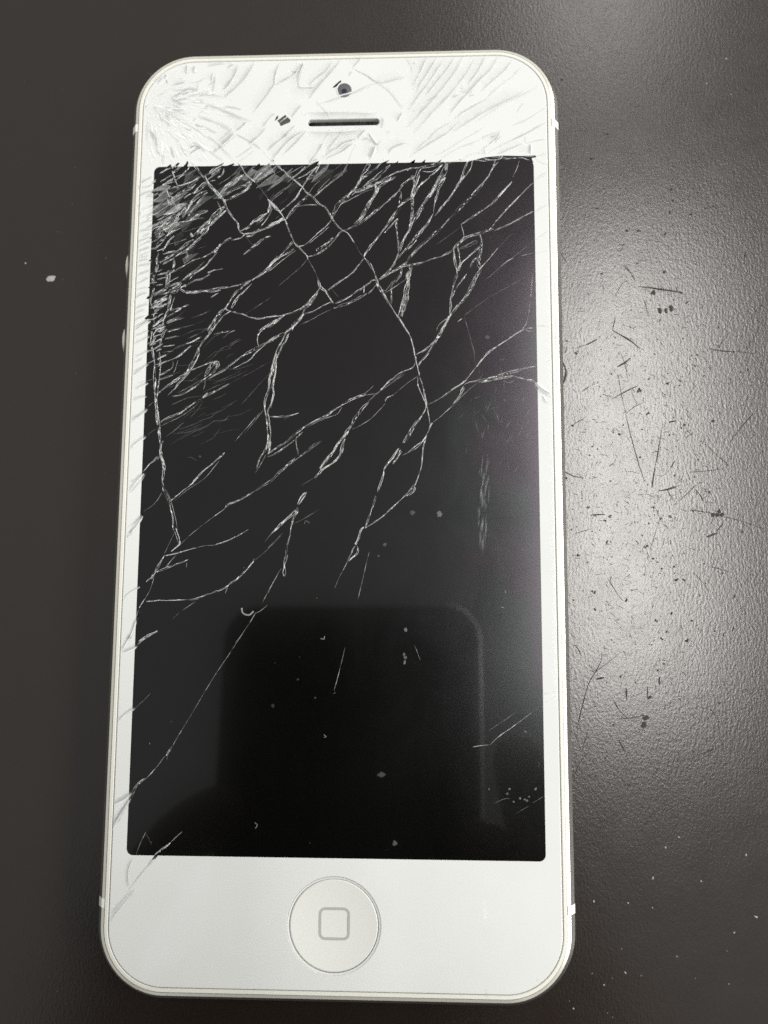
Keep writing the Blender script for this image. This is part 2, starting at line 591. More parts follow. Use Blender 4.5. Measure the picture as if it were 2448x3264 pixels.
W 1.6 .25;1012,310 1042,385
M 2 .5;1330,0 1200,200 1050,420 930,620 820,800
M 2.4 .55;820,800 720,960 670,1050
M 7 .8;665,1050 635,1100 620,1130
M 2 .4;630,1120 622,1170
M 3 .6;610,1130 540,1220 440,1330
M 9 .45;440,1330 370,1380 310,1470
J 2 .45;1530,1000 1430,1170 1360,1310
J 3 .45;1410,1320 1350,1370 1300,1395
J 3 .5;1300,1390 1250,1480
J 2 .5;1250,1480 1180,1580 1120,1659
M 3 .55;545,35 480,70 430,100
M 6 .8;430,100 390,130 362,158
M 2 .4;480,575 430,630 335,720
O 2.4 .55;815,0 760,50 710,100
O 7 .9;710,100 650,150 600,185 570,210
O 2.2 .5;497,0 470,50 440,110 405,205
O 2 .35;490,25 525,70 520,85
O 3 .4;520,85 542,95 535,120
C 9 .75;80,1350 200,1330 330,1300 430,1290 520,1270 620,1240
C 6 .55;0,1370 40,1350 90,1340
C 3 .6;100,1360 70,1440 0,1480
C 9 .65;130,1370 100,1480 70,1560 40,1659
C 4 .6;150,1380 240,1390 320,1355 370,1310
C 14 .75;420,1300 380,1400 330,1500 260,1600 220,1659
C 5 .6;370,1320 290,1390 180,1490 100,1560 60,1600
C 6 .6;640,1270 600,1370 560,1480 510,1570
C 3 .5;510,1570 450,1659
C 4 .6;690,1270 660,1370 570,1480
C 4 .45;930,1250 910,1330 860,1430 790,1510
C 5 .6;960,1280 900,1360 860,1440
C 5 .6;790,1510 740,1570 680,1640
C 3 .35;1190,1270 1160,1360 1120,1440
C 5 .6;1110,1490 1060,1550 960,1650
C 4 .6;800,1240 900,1265 980,1250 1010,1220
C 6 .5;430,1290 560,1260 700,1260 860,1270
C 7 .6;900,1240 960,1225 1050,1245 1190,1240 1300,1265
C 3 .5;1200,1220 1280,1225 1360,1222
B 8 .75;400,1270 380,1320 340,1400
B 5 .55;380,1330 310,1370 220,1430 100,1480
B 4 .5;240,1330 210,1360 170,1400 100,1450
B 4 .6;360,1330 270,1440 200,1550 130,1659
B 12 .75;980,1150 930,1260 880,1360 820,1450
B 13 .75;820,1460 780,1540 730,1590 680,1659
B 9 .45;1080,1240 1000,1340 920,1400 840,1470
B 10 .5;1140,1310 1040,1400 930,1480 850,1550
B 6 .6;760,1600 860,1570 960,1530 1000,1530
B 9 .55;970,1530 1030,1490 1120,1470 1190,1450
B 8 .55;1000,1510 1090,1450 1190,1400 1260,1380 1390,1340
B 9 .65;960,1659 1000,1580 990,1540
B 5 .4;690,1300 640,1390 570,1450 430,1560 330,1650
B 2 .25;640,1400 480,1530 350,1620
B 2 .3;0,1590 60,1540 100,1490
S 4 .7;360,690 410,820 430,870
S 7 .8;420,840 500,850 480,910 520,1010 540,1080
S 6 .7;390,890 430,1010 490,1010
S 4 .75;490,300 520,400 550,510 600,610
S 5 .55;570,630 700,600 800,560 930,520 1040,460
S 10 .35;1060,430 960,510 860,590 800,660
S 9 .55;350,680 450,660 560,640 620,650
S 5 .5;150,710 240,690 340,660
S 5 .6;220,360 330,290 450,240
S 5 .5;230,530 340,470 480,380
S 8 .8;280,600 350,560 420,520 510,460
S 6 .5;150,640 300,620 430,560 540,530
S 6 .55;500,340 560,290 640,220 720,200
S 4 .6;560,510 650,420 740,380 840,240
S 5 .45;620,470 700,390 780,300
S 17 .5;510,890 610,810 720,730 830,690 930,640
S 8 .75;900,660 960,610 990,580
S 5 .55;740,880 840,810 930,760 1040,680
S 14 .5;960,760 1060,680 1160,590 1230,550
S 6 .55;820,1060 960,880 1080,770 1230,720
S 5 .6;790,1310 920,1120 1050,960 1220,770
S 7 .5;690,1310 790,1150 870,1000
S 15 .4;880,1340 960,1260 1080,1190 1240,1140
S 14 .6;170,1350 280,1290 420,1200 560,1130 690,1010 780,960
S 16 .7;150,1450 270,1380 400,1310 540,1230 660,1150 780,1060
S 12 .6;120,1540 260,1480 420,1400 560,1300 640,1180
S 14 .6;100,1640 260,1560 420,1500 520,1400 640,1290
S 12 .6;400,1640 520,1520 600,1420 660,1380
S 5 .4;660,1380 790,1360 940,1330 1180,1300
S 7 .65;1310,660 1390,720 1460,820 1510,880
S 6 .5;1060,1620 1160,1500 1240,1400 1360,1280 1500,1180 1600,1060
S 12 .4;1090,1640 1180,1540 1240,1440 1320,1320
S 4 .55;1000,1659 1100,1560 1250,1480 1400,1320 1640,1130
S 9 .35;1440,940 1480,1040 1530,1130
S 9 .8;880,1610 920,1659
S 6 .5;1180,400 1270,360 1360,300 1500,220
S 8 .55;1220,480 1310,430 1400,360 1500,300
S 5 .6;1300,520 1400,490
S 16 .45;1480,830 1560,760 1640,650
S 4 .5;1450,450 1530,390 1580,300 1580,250
V 7 .55;80,350 190,260 300,200 390,140
V 8 .5;120,380 240,300 330,230
V 12 .55;290,900 330,800 400,690 470,600 560,530
V 8 .5;410,620 520,560 640,490 760,420 820,370
V 5 .5;480,620 600,580 720,460 800,390
V 8 .55;440,810 540,730 650,680 740,640 860,590 960,510
V 8 .55;400,930 520,890 640,820 770,770
V 5 .7;770,770 850,720 920,660 990,580
V 7 .6;1050,490 1120,400 1210,330
V 9 .5;1080,540 1180,480 1290,400 1400,340 1500,290
V 5 .6;1230,390 1340,310 1450,250 1510,200
V 3 .45;890,330 960,260 1060,200
V 9 .6;1510,130 1560,210 1640,300
V 10 .6;1340,950 1370,1020 1350,1110 1330,1180
V 4 .5;1420,1090 1380,1190 1300,1320 1170,1480
V 8 .65;1320,1200 1230,1260 1140,1330 1060,1380
V 7 .5;990,1450 920,1510 850,1550
V 4 .45;1090,1430 1200,1340 1260,1290
V 7 .55;810,1640 940,1610 1080,1570 1220,1520
V 9 .9;1350,1470 1450,1420 1560,1370 1640,1290
V 3 .4;1500,1310 1580,1240
V 3 .4;1400,950 1470,870 1580,790 1659,720
V 2 .25;1370,870 1440,810 1500,760
V 9 .45;1390,960 1470,1060 1560,1140
D 12 .45;740,470 800,420 870,390 920,370
D 6 .55;650,440 720,330 810,240 910,180
D 9 .55;930,490 980,420 1040,370 1100,330
D 5 .5;950,530 1010,460 1110,370
D 6 .6;760,640 820,580 880,520 930,480
D 7 .65;780,700 850,640 910,590 930,540
D 8 .8;740,610 760,650
D 9 .6;400,910 480,870 560,830 640,770 700,720 770,680
D 7 .55;690,790 760,730 850,660
D 6 .55;440,940 560,870 640,800
D 3 .4;480,730 600,700 690,670
D 6 .45;440,830 520,810 590,800
D 6 .6;690,790 700,860 700,910
D 7 .6;550,870 560,930 550,980
D 6 .6;500,1040 560,1010 660,960 760,900 860,870
D 10 .7;480,1050 540,1010 570,1000
D 5 .55;860,870 940,830 1010,770
D 11 .55;990,820 1040,750 1090,710 1170,660
D 5 .55;1170,680 1260,660 1310,630
D 4 .5;720,1100 790,1030 890,960 970,870 1020,810
D 7 .8;760,1050 830,1000 890,960
D 4 .4;640,1110 700,1060 790,1000 880,910
D 5 .4;690,1160 770,1110 860,1090 940,1040
D 10 .7;920,1030 970,1005 1010,995
D 3 .5;1010,1000 1080,985
D 2 .3;820,770 910,745
D 7 .9;620,1190 650,1220 720,1230 830,1220
D 5 .55;690,1245 800,1240 920,1215 1040,1190 1160,1180
D 7 .5;830,1215 960,1225 1060,1210
D 4 .9;640,1180 680,1155 685,1175
D 4 .5;1160,1180 1280,1150 1370,1110 1470,1060
D 4 .45;950,1290 1030,1240
D 9 .6;1100,1410 1160,1320 1220,1240 1300,1170 1380,1110
D 6 .6;1170,1400 1240,1290 1330,1200 1390,1140
D 6 .55;1390,1110 1480,1040 1560,980 1640,880
D 4 .4;1430,1090 1560,1000 1659,920
D 8 .8;1580,950 1659,850
D 7 .65;1110,1410 1140,1430 1220,1450 1300,1470 1370,1500
D 5 .6;1370,1500 1460,1510 1540,1500 1659,1480
D 9 .65;910,1640 980,1540 1050,1450 1110,1400
D 5 .5;970,1640 1040,1540 1090,1480 1170,1430
D 2 .2;1320,1460 1480,1360 1600,1280
D 2 .25;730,1510 850,1470 950,1420
D 10 .7;1380,760 1450,720 1500,680 1590,640
D 5 .6;1300,840 1360,790 1440,720
D 6 .5;1480,560 1400,630 1330,640
D 4 .55;1300,620 1420,600 1560,550 1659,500
D 8 .55;1270,590 1350,540 1420,480 1500,430 1560,400
D 9 .55;1580,260 1590,330 1560,400
D 5 .6;1470,1640 1560,1580 1659,1520
D 14 .75;500,1000 490,1080 490,1160 470,1190
D 16 .6;500,1230 550,1200 600,1160 640,1130
D 14 .6;520,1240 570,1230 610,1200
D 13 .75;520,1260 510,1340 500,1420 470,1480 440,1560
D 4 .6;570,1280 540,1360 520,1420
D 9 .5;510,1420 600,1400 720,1370
D 5 .6;480,1500 560,1450 640,1400
D 12 .75;450,1550 430,1600 420,1650
D 8 .6;330,1600 380,1560 450,1500
D 5 .55;480,1560 560,1530 610,1510
D 7 .6;340,1250 420,1230 500,1190
D 6 .5;370,1260 450,1250 510,1230
D 8 .6;330,1370 400,1330 480,1290
D 9 .65;340,1400 410,1350 490,1300
D 7 .5;350,1430 430,1390 490,1350
D 13 .65;340,1400 310,1330 330,1260 340,1190
D 11 .6;350,1150 340,1070 370,1000 390,940
D 12 .6;400,820 380,870 380,940
D 6 .5;380,1050 440,1040 490,1030
D 4 .45;380,1100 450,1085 490,1075
D 4 .4;370,1160 440,1150
D 10 .65;440,800 490,720 560,640
D 14 .6;370,760 430,690 500,620 580,570
D 14 .65;360,650 440,590 530,530 610,500
D 11 .5;350,610 430,540 520,470
D 9 .55;340,700 400,660 460,610
D 2 .2;620,610 750,570 860,530
T 8 .6;520,560 600,530 680,510
T 7 .55;360,830 450,780 560,700 700,590
T 8 .55;330,1130 430,1110 530,1080
T 5 .5;320,1260 420,1220 500,1190
T 5 .5;580,1330 700,1270 850,1190
T 9 .5;610,1450 720,1390 850,1340
T 12 .6;700,1500 800,1430 900,1300
T 10 .6;1000,1290 1100,1200 1220,1120
U 9 .6;200,360 330,260 480,170 570,160
U 9 .6;200,530 330,470 480,380 560,330
U 9 .7;180,640 320,570 440,480 560,400
U 9 .6;170,700 340,650 520,560
U 6 .5;210,860 230,770 330,720
U 4 .4;190,880 205,1000 200,1080
U 8 .6;150,1180 280,1080 430,980
U 7 .6;120,1260 280,1190 420,1140
U 8 .5;170,1420 270,1270 370,1220
U 9 .55;400,1460 480,1290 550,1240
U 12 .6;150,1640 260,1580 380,1510 450,1450
U 10 .6;140,1690 140,1560 170,1420 140,1300
U 6 .5;310,1840 350,1720 400,1500
U 5 .4;440,1690 560,1690 760,1660
U 5 .4;500,1490 640,1460 800,1420
U 5 .4;560,1310 720,1270 900,1220
U 7 .6;540,1060 680,1000 870,930
'''
# lines and steps of the broken white glass: crop, width, strength (positive paints a lit and a shaded side, negative a grey step); points
BEZEL = '''
A 9 .7;530,210 525,300
A 9 .7;600,220 588,290
A 11 .6;980,210 960,290 900,390 840,450
A 12 .6;1130,190 1060,310 960,420 850,520
A 9 .6;1350,190 1310,330 1300,390 1210,520 1110,640
A 7 .6;1290,410 1400,350 1480,300 1540,210
A 9 .7;1560,200 1520,310 1520,390
A 8 .5;1450,270 1530,270
A 17 -.5;690,550 820,600 960,660 1100,710
A 15 -.45;610,670 760,720 900,790 960,815
A 10 -.5;960,820 1110,900 1190,960
A 12 -.5;380,430 460,440 540,430 620,440
A 9 .8;390,400 470,385 510,370
A 10 .7;380,490 440,530 500,560
A 10 -.5;400,520 470,530 510,560
A 9 -.5;390,590 450,610 520,650
A 10 .6;400,560 470,590 510,620
A 10 -.5;360,640 430,690 500,720
A 11 -.35;500,720 640,800 780,890 850,960 960,1070
A 8 -.4;430,850 500,980 540,1030
A 12 -.4;640,890 740,990 850,1070
A 10 .8;1060,720 1010,770 960,800
A 14 .7;950,820 900,870 830,930
A 9 .7;960,840 900,890 850,940
A 8 -.4;930,770 860,840 800,890
A 7 .7;850,930 790,970 760,990
A 6 .6;1110,930 1050,980 950,1040
A 7 -.3;1130,960 1050,1020 960,1080
A 9 .5;1230,770 1160,850 1080,920
A 10 .6;1560,800 1440,880 1340,990 1270,1060
A 9 .6;1440,810 1330,900 1240,980
A 7 .6;1310,640 1250,700 1200,770
A 8 .9;600,930 560,955 535,970
A 9 .9;660,945 600,975 550,1010
A 8 -.6;540,960 590,930 640,930
A 12 .8;340,290 360,380
A 14 .8;270,380 310,330
A 12 .8;160,600 180,580
A 9 .5;200,800 250,850 270,940 290,1010
A 9 -.4;180,790 230,820 260,880
A 8 .6;480,460 450,490 430,520
A 8 .5;760,280 745,360
A 7 .4;780,300 770,400 755,460
A 7 .4;700,230 790,215 860,210
A 7 .6;950,215 910,235 880,250
A 6 .5;620,660 680,610 720,570
A 7 .6;610,680 580,720
B 11 -.4;380,670 500,630 620,590 760,540 860,490 960,450
B 12 -.4;740,290 800,330 880,370 1000,450 1120,540 1210,650 1270,730
B 6 .5;740,290 880,360 1000,440
B 10 .6;620,200 520,330 400,460 270,620
B 8 .5;520,210 460,320 320,430 270,490
B 9 .6;215,230 190,350 170,440
B 8 .6;165,440 180,490 330,490
B 8 -.35;340,640 440,750 490,830
B 6 -.25;500,930 430,1060 380,1160
B 8 .5;200,680 150,740 90,820
B 8 .6;250,950 140,1080 0,1210
B 7 .5;130,900 60,970 0,1040
B 7 .5;650,930 540,1080 450,1180
B 8 .55;430,1080 370,1180 290,1290
B 9 .8;880,940 850,980 790,1040
B 9 .6;780,1050 650,1090 560,1150 460,1190
B 9 -.4;700,1080 600,1140 480,1190 400,1260
B 8 .8;750,1080 640,1170 530,1220 440,1260
B 9 .6;370,1260 320,1280 270,1310
B 8 .9;910,970 950,1030 1000,1090 1030,1050
B 9 -.45;820,1050 880,1030 940,1060 1000,1110
B 5 -.3;780,1080 730,1180 690,1290
B 12 .9;985,1120 960,1190 930,1250
B 8 .5;840,170 790,240 740,290
B 9 -.3;1300,190 1350,260 1370,340
B 8 .8;1410,220 1390,260
B 8 -.4;1370,500 1390,530
B 8 -.4;1440,650 1460,655
B 9 -.4;1375,740 1410,745
B 9 .8;1270,760 1220,860
B 7 .8;1140,960 1100,990
B 8 .7;1120,1200 1170,1140 1300,1090
B 7 -.4;1310,1080 1340,1100
B 9 .5;700,370 740,330
B 8 .4;940,460 1060,450 1200,420 1300,400
B 8 .5;230,800 245,770
B 16 .25;260,760 640,755 1000,770
B 12 .25;250,960 600,965 850,940
B 12 .3;1050,800 1070,850 1050,930
C 9 .5;210,175 110,380 60,480
C 8 .5;310,175 240,300 150,440 80,560
C 8 .5;400,180 310,320 200,480 80,640 0,760
C 7 .45;500,175 430,290 300,450 180,600
C 9 .5;590,170 520,310 400,470 260,640 90,820 0,930
C 8 .45;720,170 650,310 540,460 420,610 250,780 60,990
C 8 .5;830,165 760,310 640,470
C 9 .5;960,170 880,310 760,430 560,650 440,790
C 9 .45;1110,210 1040,310 900,430 780,540
C 6 .3;1220,270 1130,370 1000,470 820,620
C 6 .3;1400,480 1220,580 1020,680 720,860
C 9 .4;1240,540 1060,640 820,760 640,870 470,970
C 8 -.5;550,540 600,545 640,540
C 9 .7;560,520 600,510
C 10 .7;640,560 690,550
C 9 -.5;640,590 720,570
C 7 .5;470,610 540,580
C 7 -.4;180,650 260,610 330,605
C 7 -.5;1160,760 1200,700 1240,660
C 6 .5;480,850 580,770 700,700 860,610
C 6 .5;460,860 330,940 200,1060 60,1180
C 7 .45;560,840 420,980 240,1090 20,1230
C 6 -.3;830,900 700,980 560,1060 430,1140 280,1220
C 6 .4;1000,960 850,1010 780,1050
C 7 -.3;780,1050 540,1140 350,1250
C 8 .8;990,960 950,1030 860,1110
C 7 .8;950,1010 870,1040
C 8 .8;1000,1010 930,1080
C 9 .6;820,1140 830,1200
C 6 .4;830,1200 700,1200 600,1240
C 7 -.3;660,1100 700,1110
C 6 .5;780,1160 860,1110
C 7 -.35;1480,690 1300,810 1100,900
C 7 -.35;1460,860 1250,980 1090,1050
C 6 .4;1470,870 1260,990 1000,1110 850,1200
C 7 -.3;1480,1040 1330,1070 1250,1090
C 6 -.3;1240,1000 1255,1050 1260,1090
C 7 .5;1230,1090 1100,1150 950,1210
C 10 .8;1310,1090 1315,1150 1310,1200
C 7 -.4;1300,1110 1310,1180
C 7 -.3;1480,1180 1400,1210 1340,1215
C 6 -.35;1340,1240 1420,1280 1490,1310
C 6 -.3;1340,1470 1420,1420 1490,1385
F 5 -.25;1340,70 1420,20 1480,0
F 5 .3;1360,390 1420,350 1500,310
F 6 -.3;1350,690 1420,630 1500,580
F 4 -.2;1350,830 1420,810 1500,800
F 5 -.25;1460,940 1510,930
F 4 -.2;1360,1590 1440,1585 1500,1590
I 13 .9;1370,730 1440,790 1520,840
I 9 .7;1440,860 1480,930 1510,940
I 6 -.6;1440,840 1500,870 1540,890
I 5 .6;1480,510 1515,490
I 4 -.2;1370,135 1440,130 1510,130
N 3 -.3;1190,595 1250,570 1320,560
N 2.5 -.25;1190,690 1260,640 1325,600
D 8 .8;200,90 260,60 330,20
D 8 -.3;190,130 270,110 330,100
D 10 .8;200,150 210,95
D 8 .7;190,230 260,190 330,170
D 8 -.5;290,200 330,185 350,175
D 11 .7;250,235 340,225
D 10 .9;200,340 205,290
D 12 -.25;200,370 280,340 350,320
D 9 .8;200,430 205,380
D 8 -.2;200,450 280,420 345,410
D 8 .6;190,490 195,520
D 8 .6;190,540 240,500 330,480
D 8 .5;260,570 340,530
D 9 .8;180,600 240,590 340,570
D 8 .6;210,650 260,640 320,610
D 9 .7;170,710 240,680 320,650
D 8 .6;175,760 250,720 330,700
D 9 .8;170,810 240,790 310,760
D 8 -.3;180,850 240,820 310,800
D 8 .7;170,880 230,870 300,850
D 7 .6;170,920 220,900 290,890
D 8 .8;165,960 250,950 310,930
D 8 .7;165,1060 220,1040 310,1010
D 9 .8;160,1110 170,1060
D 8 .6;160,1150 230,1120 300,1080
D 8 .6;155,1210 220,1200 280,1190
D 8 .7;155,1300 200,1270 280,1250
D 9 .8;150,1350 155,1300
D 8 .6;150,1420 200,1390 290,1360
D 8 .5;145,1470 200,1440 250,1420
D 9 .7;140,1540 180,1520 250,1490
D 8 .6;140,1600 200,1580 300,1520
G 9 .6;140,180 220,130 310,80
G 8 -.35;150,170 220,110 300,60
G 9 .7;140,320 210,290 300,235
G 8 .6;140,240 200,220 290,180
G 9 .7;135,460 200,440 290,390
G 8 .5;140,520 190,500 230,470
G 8 -.4;130,600 210,560 290,510
G 9 .6;125,660 210,590 290,530
G 8 .6;140,810 210,770 285,735
G 7 -.3;160,740 230,720 285,710
G 9 .5;120,920 200,890 270,880
G 8 -.3;120,1090 200,1060 275,1000
G 10 .7;105,1140 180,1090 275,1010
G 9 .7;95,1430 170,1360 262,1300
G 7 -.25;110,1400 190,1330 260,1280
J 7 -.5;170,240 230,220 300,160
J 9 .6;180,330 230,250 310,165
J 8 .4;180,350 260,260 320,170
J 6 -.6;210,620 260,570 305,520
J 7 -.4;160,640 220,600 290,525
J 10 .8;170,700 220,660 300,540
J 9 .8;155,740 190,690 220,650
J 7 -.45;155,725 180,710 215,690
J 7 .5;130,1270 190,1210 275,1165
J 6 -.3;120,1285 180,1220 275,1160
J 8 -.6;265,1360 240,1430 220,1490
J 12 .8;240,1460 210,1550 170,1640
J 7 -.5;225,1450 205,1560 180,1610
M 9 .9;360,165 300,200 225,225
M 8 .9;320,60 280,110 225,205
M 6 -.5;330,20 295,80 270,110
M 9 .7;340,715 260,760 190,830
M 6 -.4;330,720 280,750 240,770
M 11 .8;310,1460 240,1520 150,1560
M 8 -.5;330,1450 290,1500 250,1560
M 13 .5;300,1500 230,1620 150,1740
M 8 .8;210,1670 190,1710
M 6 -.45;270,1540 200,1630 155,1720
M 8 .6;290,1530 220,1650 140,1780
O 9 -.5;570,215 545,250 500,310
O 5 .5;580,220 510,310 400,440
O 6 -.3;500,320 400,440 320,540
O 11 -.35;350,530 260,640 180,730
O 8 .4;400,510 300,630 170,800
O 7 .5;375,240 335,350 335,440 345,500
O 7 -.2;360,240 325,380 325,480
P 1.5 -.2;1250,200 1300,190
Q 8 -.2;690,1390 700,1450 720,1490
Q 8 .3;1150,1290 1170,1330
'''
# black of the display seen, shifted, through splinters of the bezel: crop; outline
SLIVERS = '''
S;160,300 185,265 270,235 340,230 240,262 180,300
S;205,350 300,260 440,160 466,172 455,205 360,275 240,360
S;480,270 520,200 600,125 640,130 620,170 540,235
S;700,220 770,150 805,80 830,125 800,215
S;1380,215 1480,170 1585,120 1560,165 1500,215
S;60,545 100,515 130,575 100,585
S;25,760 80,695 200,600 220,640 130,720 60,770
S;80,1035 125,1025 120,1060
S;78,1212 120,1195 115,1240
S;62,1345 110,1325 105,1390
S;50,1460 85,1445 110,1480 90,1510
V;180,215 300,170 390,130 370,165 300,215
V;340,260 450,190 600,135 620,155 500,230 390,275
V;690,140 720,150 800,215 720,215
V;1050,205 1150,135 1165,170 1140,205
V;1280,200 1345,135 1370,155 1350,200
V;1400,90 1430,55 1465,80 1440,105
V;1540,160 1610,205 1560,210
B;255,1315 300,1290 380,1272 370,1300 300,1325
B;680,1305 686,1292 694,1305
B;1030,1300 1130,1260 1090,1300
B;1180,1300 1230,1268 1215,1300
B;1340,1295 1405,1255 1395,1295
B;1470,1290 1515,1255 1505,1290
C;0,1300 80,1258 68,1300
C;140,1295 190,1255 178,1295
C;300,1290 360,1255 340,1290
C;600,1290 700,1262 820,1232 930,1222 1010,1214 1200,1218 1362,1213 1368,1232 1320,1240 1340,1290 1180,1296
D;318,700 345,720 350,745 325,745
D;300,665 325,640 330,650 305,672
D;310,800 345,785 350,815 320,820
D;285,905 330,865 350,860 335,900
D;310,975 338,955 335,985
D;280,1185 305,1170 305,1195
D;262,1300 285,1268 300,1290 285,1308
D;245,1510 275,1480 310,1478 300,1500 262,1528
G;268,712 300,672 345,645 345,700 300,722
G;278,880 320,860 345,850 320,900 285,905
G;243,985 262,955 300,925 338,905 330,945 270,992
G;246,1275 280,1258 280,1290
J;290,155 340,110 330,165
J;280,530 310,495 308,540
J;240,1450 262,1370 275,1350 268,1420
M;300,1460 320,1430 310,1510 285,1520
O;545,250 570,212 600,212 575,245
A;1328,705 1400,652 1412,668 1345,722
A;1345,725 1420,672 1448,700 1440,718 1360,752
A;1305,708 1318,672 1338,655 1335,685
B;525,492 570,450 610,418 620,430 565,485 535,498
I;1360,735 1380,770 1395,798 1372,790
'''
# dark scratches and stains on the table: crop, width; points
SCRATCH = '''
r 3;575,340 630,400
r 2;630,400 670,470
r 4;690,505 800,520 900,535 1010,550
r 2;605,440 560,500 515,575
r 3;735,610 755,670 770,735
r 2;515,740 495,830
r 4;490,835 600,900 660,940 700,975
r 2;210,975 300,945
r 7;300,945 340,925 375,905
r 2;100,255 145,330
r 4;145,965 135,1010
r 5;110,1070 138,1150 118,1240
r 4;530,1115 590,1085 630,1050
r 3;500,1155 515,1135
r 2;560,1010 600,1140 615,1230
r 3;490,1360 560,1320 685,1260
r 3;265,1300 315,1265
r 2;535,1170 565,1330 595,1470
r 2.4;595,1470 640,1660 700,1870 735,1970
r 2;600,1470 660,1420 740,1380
r 3;875,1570 850,1720 820,1870
r 4;820,1870 805,1960 795,2030
r 3;175,1560 270,1510
r 2;640,1300 680,1400
r 3;1235,975 1340,998 1460,1000 1580,1015
r 2;1260,1000 1330,930 1390,855
r 2;1640,760 1580,890 1530,970
r 3;1390,1690 1480,1570 1570,1470
r 2;1210,1700 1290,1780 1390,1870
r 3;1180,1700 1200,1660
r 3;1060,1650 1110,1612
r 5;925,1535 980,1525
r 3;890,1610 930,1605
r 5;845,2055 910,2045 980,2025
r 2;910,2045 960,2130
r 3;1010,2125 1060,2080 1130,2010
r 2;1080,1915 1200,1905 1330,1890
r 3;1130,2040 1190,2130
r 2;760,2080 820,2105
r 3;470,1868 500,1845
r 4;940,1880 970,1825
r 3;130,1910 200,1945 270,1955
s 3;325,338 440,332
s 3;1085,300 1180,310 1270,325
s 2.4;1320,345 1450,375 1590,420 1650,440
s 4;1215,505 1300,472
s 3;1290,460 1340,400
s 2;200,480 300,450 340,440
s 3;880,560 890,510
s 2;670,530 695,555
s 2;820,270 860,370 920,440
s 2;870,330 830,450 795,560
s 2;460,820 510,900 570,985
s 3;190,1325 215,1325 250,1390
s 2.6;415,1375 405,1450 360,1530 310,1620 270,1760 240,1880 220,2040
s 2;370,1520 450,1460 560,1375
s 5;370,1580 430,1570
s 2;340,950 310,960
s 2;1220,720 1400,770
s 2;1110,770 1190,850 1230,920
s 2;1240,1800 1330,1930
s 3;530,1880 620,1875 740,1855
s 2;500,1740 550,1820 620,1880
s 3;760,1640 762,1720
s 5;600,1650 605,1730
s 4;850,1620 855,1560
s 3;1215,2125 1270,2105
s 2;310,1960 260,2130
s 3;540,2040 590,2135
s 4;970,830 1000,820
t 2;900,155 1050,140 1170,95
t 3;1170,95 1270,58
t 3;845,460 900,475 950,490
t 2;1430,405 1480,435
t 2;320,70 240,170 200,260
u 3;875,640 930,590
u 3;1130,1225 1190,1160
'''
# dark stains: crop, radius in pixels; position
STAINS = '''
r 9;810,555
r 11;850,690
r 10;945,680
r 8;900,688
r 6;895,398
r 5;900,110
r 5;1020,553
r 5;1510,272
r 7;1262,1525
r 7;700,1285
r 5;190,1560
r 4;145,922
r 5;910,1242
r 4;1060,630
r 5;1040,1555
r 4;770,1205
r 4;1478,1160
r 4;1528,1133
r 5;765,1470
r 5;140,1955
r 4;415,405
r 4;685,330
s 12;1285,325
s 8;1330,330
s 6;352,918
s 5;600,980
s 5;475,345
s 5;440,382
s 4;935,348
s 5;985,825
s 5;1040,830
s 5;235,640
s 6;1055,1288
s 5;875,1278
s 5;910,1222
s 5;940,1085
s 5;825,1130
s 5;500,1925
s 12;755,1880
s 11;745,1935
s 7;780,1720
s 5;450,545
s 4;1425,955
s 4;1420,1200
s 5;760,570
s 4;185,445
u 6;960,1520
u 6;935,1610
u 6;1090,1625
u 5;330,1200
u 5;455,1015
u 5;110,605
u 5;600,1750
u 5;695,1748
u 5;900,1773
u 4;1265,1560
u 5;945,1432
'''
scene.cycles.transparent_max_bounces = 32
scene.cycles.use_denoising = False
scene.cycles.caustics_reflective = False


def topt(crop, x, y, z=TOP):
    ox, oy, s = CROP[crop]
    return onplane(ox + x * s, oy + y * s, z)


def parse(txt, nhead):
    for ln in txt.strip().splitlines():
        h, p = ln.split(';')
        h = h.split()
        yield [h[0]] + [float(q) for q in h[1:]], [tuple(float(q) for q in t.split(',')) for t in p.split()]


def spline(pts, step):
    """Catmull-Rom through the points, resampled about every step"""
    out = []
    n = len(pts)
    for i in range(n - 1):
        p0, p1, p2, p3 = pts[max(i - 1, 0)], pts[i], pts[i + 1], pts[min(i + 2, n - 1)]
        k = max(1, int((p2 - p1).length / step))
        for j in range(k):
            t = j / k
            out.append(0.5 * ((2 * p1) + (p2 - p0) * t + (2 * p0 - 5 * p1 + 4 * p2 - p3) * t * t + (3 * p1 - p0 - 3 * p2 + p3) * t ** 3))
    out.append(pts[-1])
    return out


def vnoise(n, period, rnd):
    """smooth random series in -1..1"""
    k = int(n / period) + 3
    a = [rnd.uniform(-1, 1) for _ in range(k)]
    off = rnd.random()
    res = []
    for i in range(n):
        t = i / period + off
        j = int(t)
        f = t - j
        f = f * f * (3 - 2 * f)
        res.append(a[j] * (1 - f) + a[min(j + 1, k - 1)] * f)
    return res


def normals(pts):
    out = []
    for i in range(len(pts)):
        d = pts[min(i + 1, len(pts) - 1)] - pts[max(i - 1, 0)]
        d.z = 0
        if d.length < 1e-9:
            d = Vector((1, 0, 0))
        d.normalize()
        out.append(Vector((-d.y, d.x, 0)))
    return out


